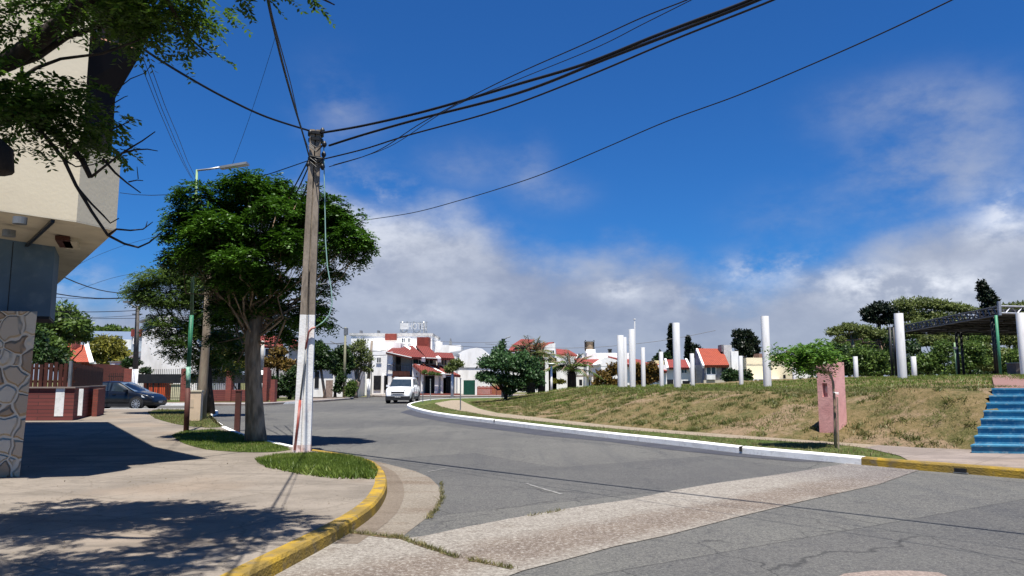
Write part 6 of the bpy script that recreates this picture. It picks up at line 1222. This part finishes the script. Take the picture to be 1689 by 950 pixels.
# small street tree with whitewashed trunk before the villa
D = 64; r_ = ft('street_tree', 'small street tree with a whitewashed trunk in front of the white villa', 747, D, [(745,607,0,12,7),(758,602,0,8,6),(752,598,0,10,5),(740,612,0,6,4)], 1500, L_YEL if False else L_OLIVE, .2, .12, False, 24, group='street trees')
MB().tube([(X(746, D, 1), D, 0), (X(746, D, 2), D, Z(617, D))], [.13, .11], 8).build('trunk', PWH, r_, True); MB().tube([(X(746, D, 2), D, Z(617, D)), (X(749, D, 4), D, Z(604, D))], [.10, .05], 7).build('limbs', BARK, r_, True)
ft('climbing_shrub', 'green creeper hanging over the porch roof of the villa', 705, 69, [(700,614,0,5,4),(712,616,0,6,3),(722,617,0,5,2.5)], 700, L_MID, .14, .09, False, 25, cat='shrub', group='shrubs')
# round mound tree
g = G(834, 662, .3); D = 45; zg = float(mound_z(np.array([X(834, D, .4)]), np.array([45.]))[0])
ft('mound_tree', 'dense round dark green tree with several stems on the near left slope of the mound', 834, D, [(825,585,0,16,14,0.7),(805,600,0,18,14,0.8),(830,600,-.4,26,20,1.2),(855,605,0,22,18,1),(875,618,0,20,14,.9),(800,622,0,16,12,.7),(820,625,-.3,24,12,1.1),(850,630,0,24,12,1.0),(882,602,.3,12,14,.6),(840,645,0,10,8,.5),(828,570,0,7,8,.3),(862,590,0,14,12,.6),(890,630,0,10,7,.5)], 13000, L_BLUE, .17, .11, seed=26, tw=.08, group='trees', zg=zg)
# second stems
o = MB(); bx = X(834, D, .5)
for a_, t in ((-7, 818), (9, 848)): o.tube([(bx, D, zg-.05), (bx+a_*.012, D, zg+.4), tuple(A(t, 630, D))], [.07, .06, .04], 7)
o.build('stems', BARKD, bpy.data.objects['mound_tree'], True)
# palms
def palm(px, pyc, D, L_, nf, label, seed, th=.6, zg=.4, m=L_OLIVE):
    rg_ = np.random.default_rng(seed); c = np.array(A(px, pyc, D)); r = thing('palm_tree', label, 'palm', (c[0], D, zg), 'palms behind the mound')
    t = MB(); t.tube([(c[0], D, zg-.4), (c[0], D, c[2]-.3), (c[0], D, c[2])], [.34, .32, .22], 12); t.build('trunk', BARKD, r, True)
    Vs = []; st_ = MB()
    for i in range(nf):
        a = rg_.uniform(0, 6.283); e = rg_.uniform(.25, 1.35); d = np.array([math.cos(a)*math.cos(e), math.sin(a)*math.cos(e), math.sin(e)]); L2 = L_*rg_.uniform(.8, 1.1); k = 26; t_ = np.linspace(.1, 1, k)[:, None]
        P2 = c+d*t_*L2-np.array([0, 0, 1.])*(t_**2.2)*L2*(.55 if e < .9 else .35)
        tg = nrm(np.gradient(P2, axis=0)); sd = nrm(np.cross(tg, [0, 0, 1.]))
        for s in (-1, 1):
            dd = nrm(sd*s+tg*.55-np.array([0, 0, .35])+rg_.normal(0, .08, (k, 3))); V_, _ = leaf_quads(P2, dd, np.tile([0, 0, 1.], (k, 1)), (.55*np.sin(np.clip(t_[:, 0]*.95+.12, 0, 1)*math.pi)**.5+.1)*L_/2.6, np.full(k, .05*L_/2)); Vs.append(V_)
        st_.tube([tuple(c)]+[tuple(p) for p in P2[::6]], .022, 4)
    V_ = np.concatenate(Vs); npmesh('fronds', V_, np.arange(len(V_)).reshape(-1, 4), m, r); st_.build('frond_stalks', BARK, r)
palm(876, 596, 60, 3.1, 46, 'larger palm with drooping fronds behind the round mound tree', 31, zg=0)
palm(893, 590, 66, 2.6, 30, 'tall palm arching over behind the thin white lamp post', 36, zg=0)
palm(943, 612, 54, 2.5, 48, 'dark bushy palm with upright fronds left of the columns', 32, zg=.4, m=L_MID)
# lamp posts on the mound
D = 52; z_ = .6; lp = thing('garden_lamp', 'thin white garden lamp post in front of the dark bushy palm', 'lamp post', (X(909, D, 1), D, z_)); MB().tube([(X(909.5, D, 1), D, .2), (X(909.5, D, 3), D, Z(603, D))], [.1, .06], 10).build('post', COLW, lp, True); MB().cyl((X(909.5, D, 3), D, Z(603, D)), .12, .12, 12, .32).build('lamp_shade', PGRN, lp, True); MB().cyl((X(909.5, D, 3), D, Z(603, D)+.12), .34, .05, 12, .1).build('lamp_cap', WHITE, lp, True)
D = 62; lp = thing('street_lamp', 'dark street lamp head sticking out above the round mound tree', 'street lamp', (X(829, D, 1), D, 0), 'street lamps'); MB().tube([(X(829, D, 1), D, 0), (X(829.5, D, 6), D, Z(560, D))], [.12, .07], 9).build('pole', GREY, lp, True); MB().tube([A(829.5, 562, D), A(836, 557, D), A(842, 555, D)], .05, 6).build('arm', GREY, lp); pbox(MB(), 827, 833, 558.5, D-.1, .25, 564).build('control_box', BLACK, lp)
ft('low_shrub', 'flat topped yellow green shrub by the thin white garden lamp', 921, 53, [(915,629,0,7,4),(925,630,0,8,4)], 900, L_YEL, .14, .08, False, 33, cat='shrub', zg=.5, group='shrubs')
for i, (px, l, pd_, m_) in enumerate(((868,'dark shrub at the foot of the larger palm',[(865,640,0,12,8),(850,636,0,10,7),(880,636,0,10,8)],L_DARK),(1000,'brown tinted dark bush left of the leftmost column',[(995,622,0,14,12),(1012,612,0,10,14),(985,632,0,8,6),(1010,632,0,14,8)],L_BRONZE),(1053,'brown tinted bush seen between the column with the mast and the next slim one',[(1053,615,0,8,14),(1050,632,0,8,8)],L_BRONZE),(1078,'bush with yellow brown tips left of the second tallest column',[(1075,608,0,10,10),(1070,625,0,9,14),(1083,622,0,6,12)],L_BRONZE),(1203,'round clipped dark bush behind the short column beside the beige building',[(1205,617,0,13,9),(1228,622,0,13,12),(1215,625,0,18,12),(1200,622,0,10,8)],L_DARK))):
    ft('bush', l, px, 66, pd_, 3600, m_, .24, .14, False, 40+i, cat='shrub', group='bushes behind the mound')
ft('dark_tree', 'dark low tree tops behind the slim column left of the second tallest', 1082, 110, [(1090,590,0,8,8),(1083,594,0,6,5),(1100,588,0,5,6)], 1800, L_DARK, .4, .2, True, 47, group='trees')
# cypresses
def cyp(px, yt, yb, w_, D, label, seed, lean=0):
    n_ = 7; pads = []
    for i in range(n_): t = i/(n_-1); y = yb+(yt+w_*.3-yb)*t; pads.append((px+lean*t, y, 0, w_*(.62 if 0 < t < 1 else .45)*(1-.25*t), (yb-yt)/n_*.8, w_/FPX*D*.5))
    ft('cypress_tree', label, px, D, pads, 6500, L_CYP, .32, .14, True, seed, group='cypress trees', tw=.2, twigs=1, shell=.5)
cyp(1107, 538, 600, 11, 112, 'tall narrow black green cypress just left of the second tallest column', 51); cyp(1135, 557, 605, 9, 112, 'shorter narrow dark cypress right of the second tallest column', 52)
ft('cypress_tree', 'broad dark conifer beside the narrow cypress above the red gabled house', 1147, 112, [(1146,576,0,10,8),(1142,585,0,12,10)], 2600, L_CYP, .34, .16, True, 53, group='cypress trees')
ft('conifer_tree', 'big black green conifer with a ragged top above the white chimney blocks', 1229, 100, [(1218,552,0,10,9),(1232,551,0,10,7),(1222,568,0,14,13),(1240,565,0,12,12),(1230,580,0,16,12),(1248,578,0,6,8),(1242,588,0,9,8)], 9000, L_CYP, .34, .17, True, 54, tb=1230, tw=.35, bark=BARK, group='cypress trees')
ft('cypress_tree', 'tall dark cypress with a leaning ragged top above the lattice canopy', 1628, 90, [(1620,475,0,8,12),(1626,490,0,12,14),(1636,498,0,10,12),(1630,512,0,14,14),(1628,540,0,12,24)], 9500, L_CYP, .34, .17, True, 55, tb=1628, tw=.3, group='cypress trees')
ft('pine_tree', 'wide spreading umbrella pine left of the dark crowned tree', 1405, 76, [(1378,548,0,16,9),(1400,541,0,18,8),(1425,545,1,18,9),(1448,552,0,16,10),(1410,555,1,22,7),(1385,560,-1,10,5),(1465,560,0,12,12)], 8500, L_OLIVE, .26, .12, True, 61, tb=1418, tw=.2, twigs=8, limbr=.11, bark=BARK, group='pine grove')
ft('pine_tree', 'black green crowned tree directly left of the thick column by the canopy', 1450, 84, [(1432,516,0,12,9),(1450,510,0,18,12),(1468,520,0,14,14),(1438,526,0,14,8),(1462,530,0,18,7)], 8500, L_CYP, .3, .15, True, 62, tw=.25, bark=BARKD, group='pine grove')
ft('pine_tree', 'broad light green topped tree rising behind the left half of the canopy', 1515, 88, [(1490,505,0,22,13),(1520,502,0,24,12),(1550,505,0,22,11),(1575,508,0,20,9),(1500,522,0,26,14),(1540,524,0,28,13),(1595,512,0,16,7),(1570,530,0,26,12)], 15000, L_OLIVE, .32, .15, True, 63, tw=.3, twigs=5, group='pine grove')
ft('pine_tree', 'light green tree top at the right edge behind the canopy', 1675, 92, [(1665,508,0,16,7),(1690,506,0,20,9),(1680,520,0,30,10),(1650,520,0,18,8)], 6000, L_OLIVE, .32, .15, True, 64, tw=.3, group='pine grove')
for i, (px, D, l, pd_, m_) in enumerate(((1385,72,'dark green thicket tree behind the pink pillar',[(1375,600,0,22,16),(1395,585,0,20,16),(1355,595,0,12,12),(1400,605,0,22,14),(1370,575,0,14,8)],L_DARK),
 (1430,70,'mid green thicket tree behind the short column right of the pillar',[(1425,600,0,22,18),(1445,590,0,20,14),(1420,582,0,16,9),(1455,610,0,18,14),(1430,615,0,20,10)],L_MID),
 (1480,74,'shaded thicket tree behind the thick column by the canopy',[(1475,590,0,20,20),(1500,575,0,18,16),(1465,605,0,16,16),(1490,608,0,20,14),(1475,560,0,16,12)],L_DARK),
 (1530,68,'rounded green shrub tree left of the slim pale pole under the canopy',[(1525,600,0,20,16),(1545,590,0,18,14),(1515,605,0,14,14),(1540,608,0,18,12),(1555,575,0,16,14)],L_MID),
 (1550,80,'yellowish green tree under the middle of the canopy',[(1550,560,0,24,16),(1575,570,0,20,14),(1530,565,0,16,12)],L_OLIVE),
 (1600,70,'dense green shrub tree behind the paired dark posts',[(1590,600,0,20,18),(1612,595,0,20,16),(1580,610,0,16,12),(1605,575,0,20,12)],L_MID),
 (1640,72,'yellow green leafy shrub tree behind the green corner post',[(1635,590,0,22,14),(1655,585,0,20,12),(1640,605,0,24,12),(1625,575,0,14,8)],L_YEL if False else L_OLIVE),
 (1680,70,'dark hedge tree at the right edge under the canopy',[(1675,595,0,20,18),(1695,590,0,20,18),(1670,612,0,18,12)],L_MID),
 (1340,74,'low dark bush behind the sapling crown',[(1335,600,0,14,8),(1325,606,0,10,5)],L_DARK))):
    ft('thicket_tree', l, px, D, pd_, 5600, m_, .26, .15, True, 70+i, group='thicket behind the columns', tw=.12)
ft('hedge', 'continuous dark hedge closing the far side of the mound on the right', 1520, 78, [(x, 612, 0, 30, 14) for x in range(1350, 1720, 36)]+[(x, 590, 1, 26, 14) for x in range(1370, 1720, 46)], 16000, L_DARK, .28, .16, False, 85, cat='hedge')
for i, (px, D, l, pd_, m_) in enumerate(((1400,82,'mid green tree filling the gap under the wide umbrella pine',[(1390,575,0,24,14),(1420,570,1,22,14),(1368,585,0,16,10)],L_MID),
 (1455,86,'pale green tree under the black green crown',[(1440,560,0,22,16),(1465,555,0,20,14),(1450,575,0,24,14)],L_OLIVE),
 (1505,84,'pale green tree behind the top of the short column by the canopy',[(1500,550,0,22,16),(1520,540,0,22,14),(1485,545,0,16,12)],L_OLIVE),
 (1600,84,'bright green tree under the right half of the canopy',[(1600,560,0,26,18),(1630,555,0,22,16),(1585,545,0,18,12)],L_MID),
 (1665,82,'light green tree beside the leaning cypress foot',[(1660,560,0,24,18),(1690,550,0,24,16),(1665,540,0,18,12)],L_OLIVE))):
    ft('thicket_tree', l, px, D, pd_, 6500, m_, .28, .16, True, 170+i, group='thicket behind the columns', tw=.12)
# ================================================================== LATTICE CANOPY
ca = thing('lattice_canopy', 'large dark space frame canopy on slim green and black posts at the right', 'canopy', tuple(A(1560, 620, 50)))
DG = mat('canopy_dark', (.018, .019, .024), (.028, .028, .034), .6); SILV = mat('truss_silver', (.34, .36, .40), (.25, .27, .30), .5, metal=.4)
cN = A(1648, 505, 42); cL = A(1478, 541, 61); zt = 5.72; q0 = Vector((cN.x, cN.y, zt)); q1_ = Vector((cL.x, cL.y, zt+.12))
er = Vector((14.0, 3.0, 0)); q3 = q0+er; q2 = q1_+er; th = .5
def truss(mb, a, b, n, h, r):
    d = (b-a)/n; dn = Vector((0, 0, -h)); mb.tube([a, b], r*1.6, 5); mb.tube([a+dn, b+dn], r*1.6, 5)
    for i in range(n): mb.tube([a+d*i, a+d*(i+.5)+dn], r, 4, False); mb.tube([a+d*(i+.5)+dn, a+d*(i+1)], r, 4, False); 
tm_ = MB(); truss(tm_, q0, q1_, 24, th, .035); tm_.build('edge_truss', mat('truss_dark_silver', (.10, .105, .12), (.07, .075, .085), .5, metal=.3), ca)
tm_ = MB(); truss(tm_, q0, q3, 18, th*.8, .04); tm_.build('edge_truss', mat('truss_light', (.34, .35, .38), (.25, .26, .3), .5, metal=.3), ca)
for i in range(1, 9): tm_ = MB(); truss(tm_, q0.lerp(q1_, i/8.), q3.lerp(q2, i/8.), 16, th, .035); tm_.build('truss', DG, ca)
for i in range(1, 6): tm_ = MB(); truss(tm_, q0.lerp(q3, i/5.), q1_.lerp(q2, i/5.), 22, th, .035); tm_.build('truss', DG, ca)
# shading net of slats laid over the frame
net = MB(); nS = 150
for i in range(nS):
    a = q0.lerp(q1_, (i+.1)/nS); b = q3.lerp(q2, (i+.1)/nS); e = q0.lerp(q1_, (i+.98)/nS); f_ = q3.lerp(q2, (i+.98)/nS); up = Vector((0, 0, .04-.45)); net.slab([a+up, b+up, f_+up, e+up], .01)
net.build('slat_screen', DG, ca)
def post(px, yt, D, r, m_, nm='post'): 
    x = X(px, D, 3); MB().tube([(x, D, 1.2), (x, D, Z(yt, D))], r, 10).build(nm, m_, ca, True)
x = cN.x; MB().box(x-.07, x+.07, 42-.07, 42+.07, 5.2, 6.0).build('corner_plate', SILV, ca)
post(1648, 520, 42, .075, GRN); post(1640, 520, 43.5, .07, BLACK); post(1643.5, 522, 43.0, .05, BLACK)
post(1471, 540, 60, .11, BLACK); post(1477, 540, 61, .11, BLACK); post(1580, 548, 50, .09, BLACK); post(1588, 548, 52, .09, BLACK); post(1645, 560, 58, .08, GRN)
D = 48; x = X(1578, D, 2); sp3 = thing('lamp_post', 'slim pale green pole with a small box beside the paired dark canopy posts', 'lamp post', (x, D, 1.5)); MB().tube([(x, D, 1.2), (x, D, Z(565, D))], .05, 8).build('post', PGRN, sp3, True); MB().box(x-.12, x+.12, D-.12, D+.0, Z(576, D), Z(572, D)).build('lamp_box', GREY, sp3)
x = X(1679+5, 44, 2); bx_ = thing('service_box', 'small grey brown service cabinet at the right edge under the canopy', 'cabinet', (x, 44, 1.5)); MB().obox((x, 44, 1.3), 1.1, .8, 1.2).build('cabinet', mat('cabinet_brown', (.16, .13, .11), None), bx_); MB().obox((x, 44, 2.5), 1.2, .9, .06).build('lid', GREY, bx_)
# small drain dark spot in the yellow kerb
g = G(1590, 773, .02); dr = thing('kerb_drain', 'small dark drain hole at the foot of the yellow kerb', 'drain', (g.x, g.y, 0)); t2 = Vector((KRy[3][0]-KRy[2][0], KRy[3][1]-KRy[2][1])).normalized(); a2 = math.atan2(t2.y, t2.x); kp = Vector(KRy[2][:2])*.85+Vector(KRy[1][:2])*.15
MB().obox((kp.x-.02, kp.y-.02, .02), .18, .05, .07, a2).build('opening', DARK, dr); MB().obox((kp.x-.02, kp.y-.03, .012), .22, .05, .012, a2).build('sill', GREY, dr)
for o in list(bpy.data.objects):
    if 'wl' in o: del o['wl']
for m_ in bpy.data.materials:
    if 'x' in m_: del m_['x']
# rendering cost
cy = S.cycles
cy.max_bounces = 6; cy.diffuse_bounces = 3; cy.glossy_bounces = 2; cy.transmission_bounces = 3; cy.transparent_max_bounces = 4
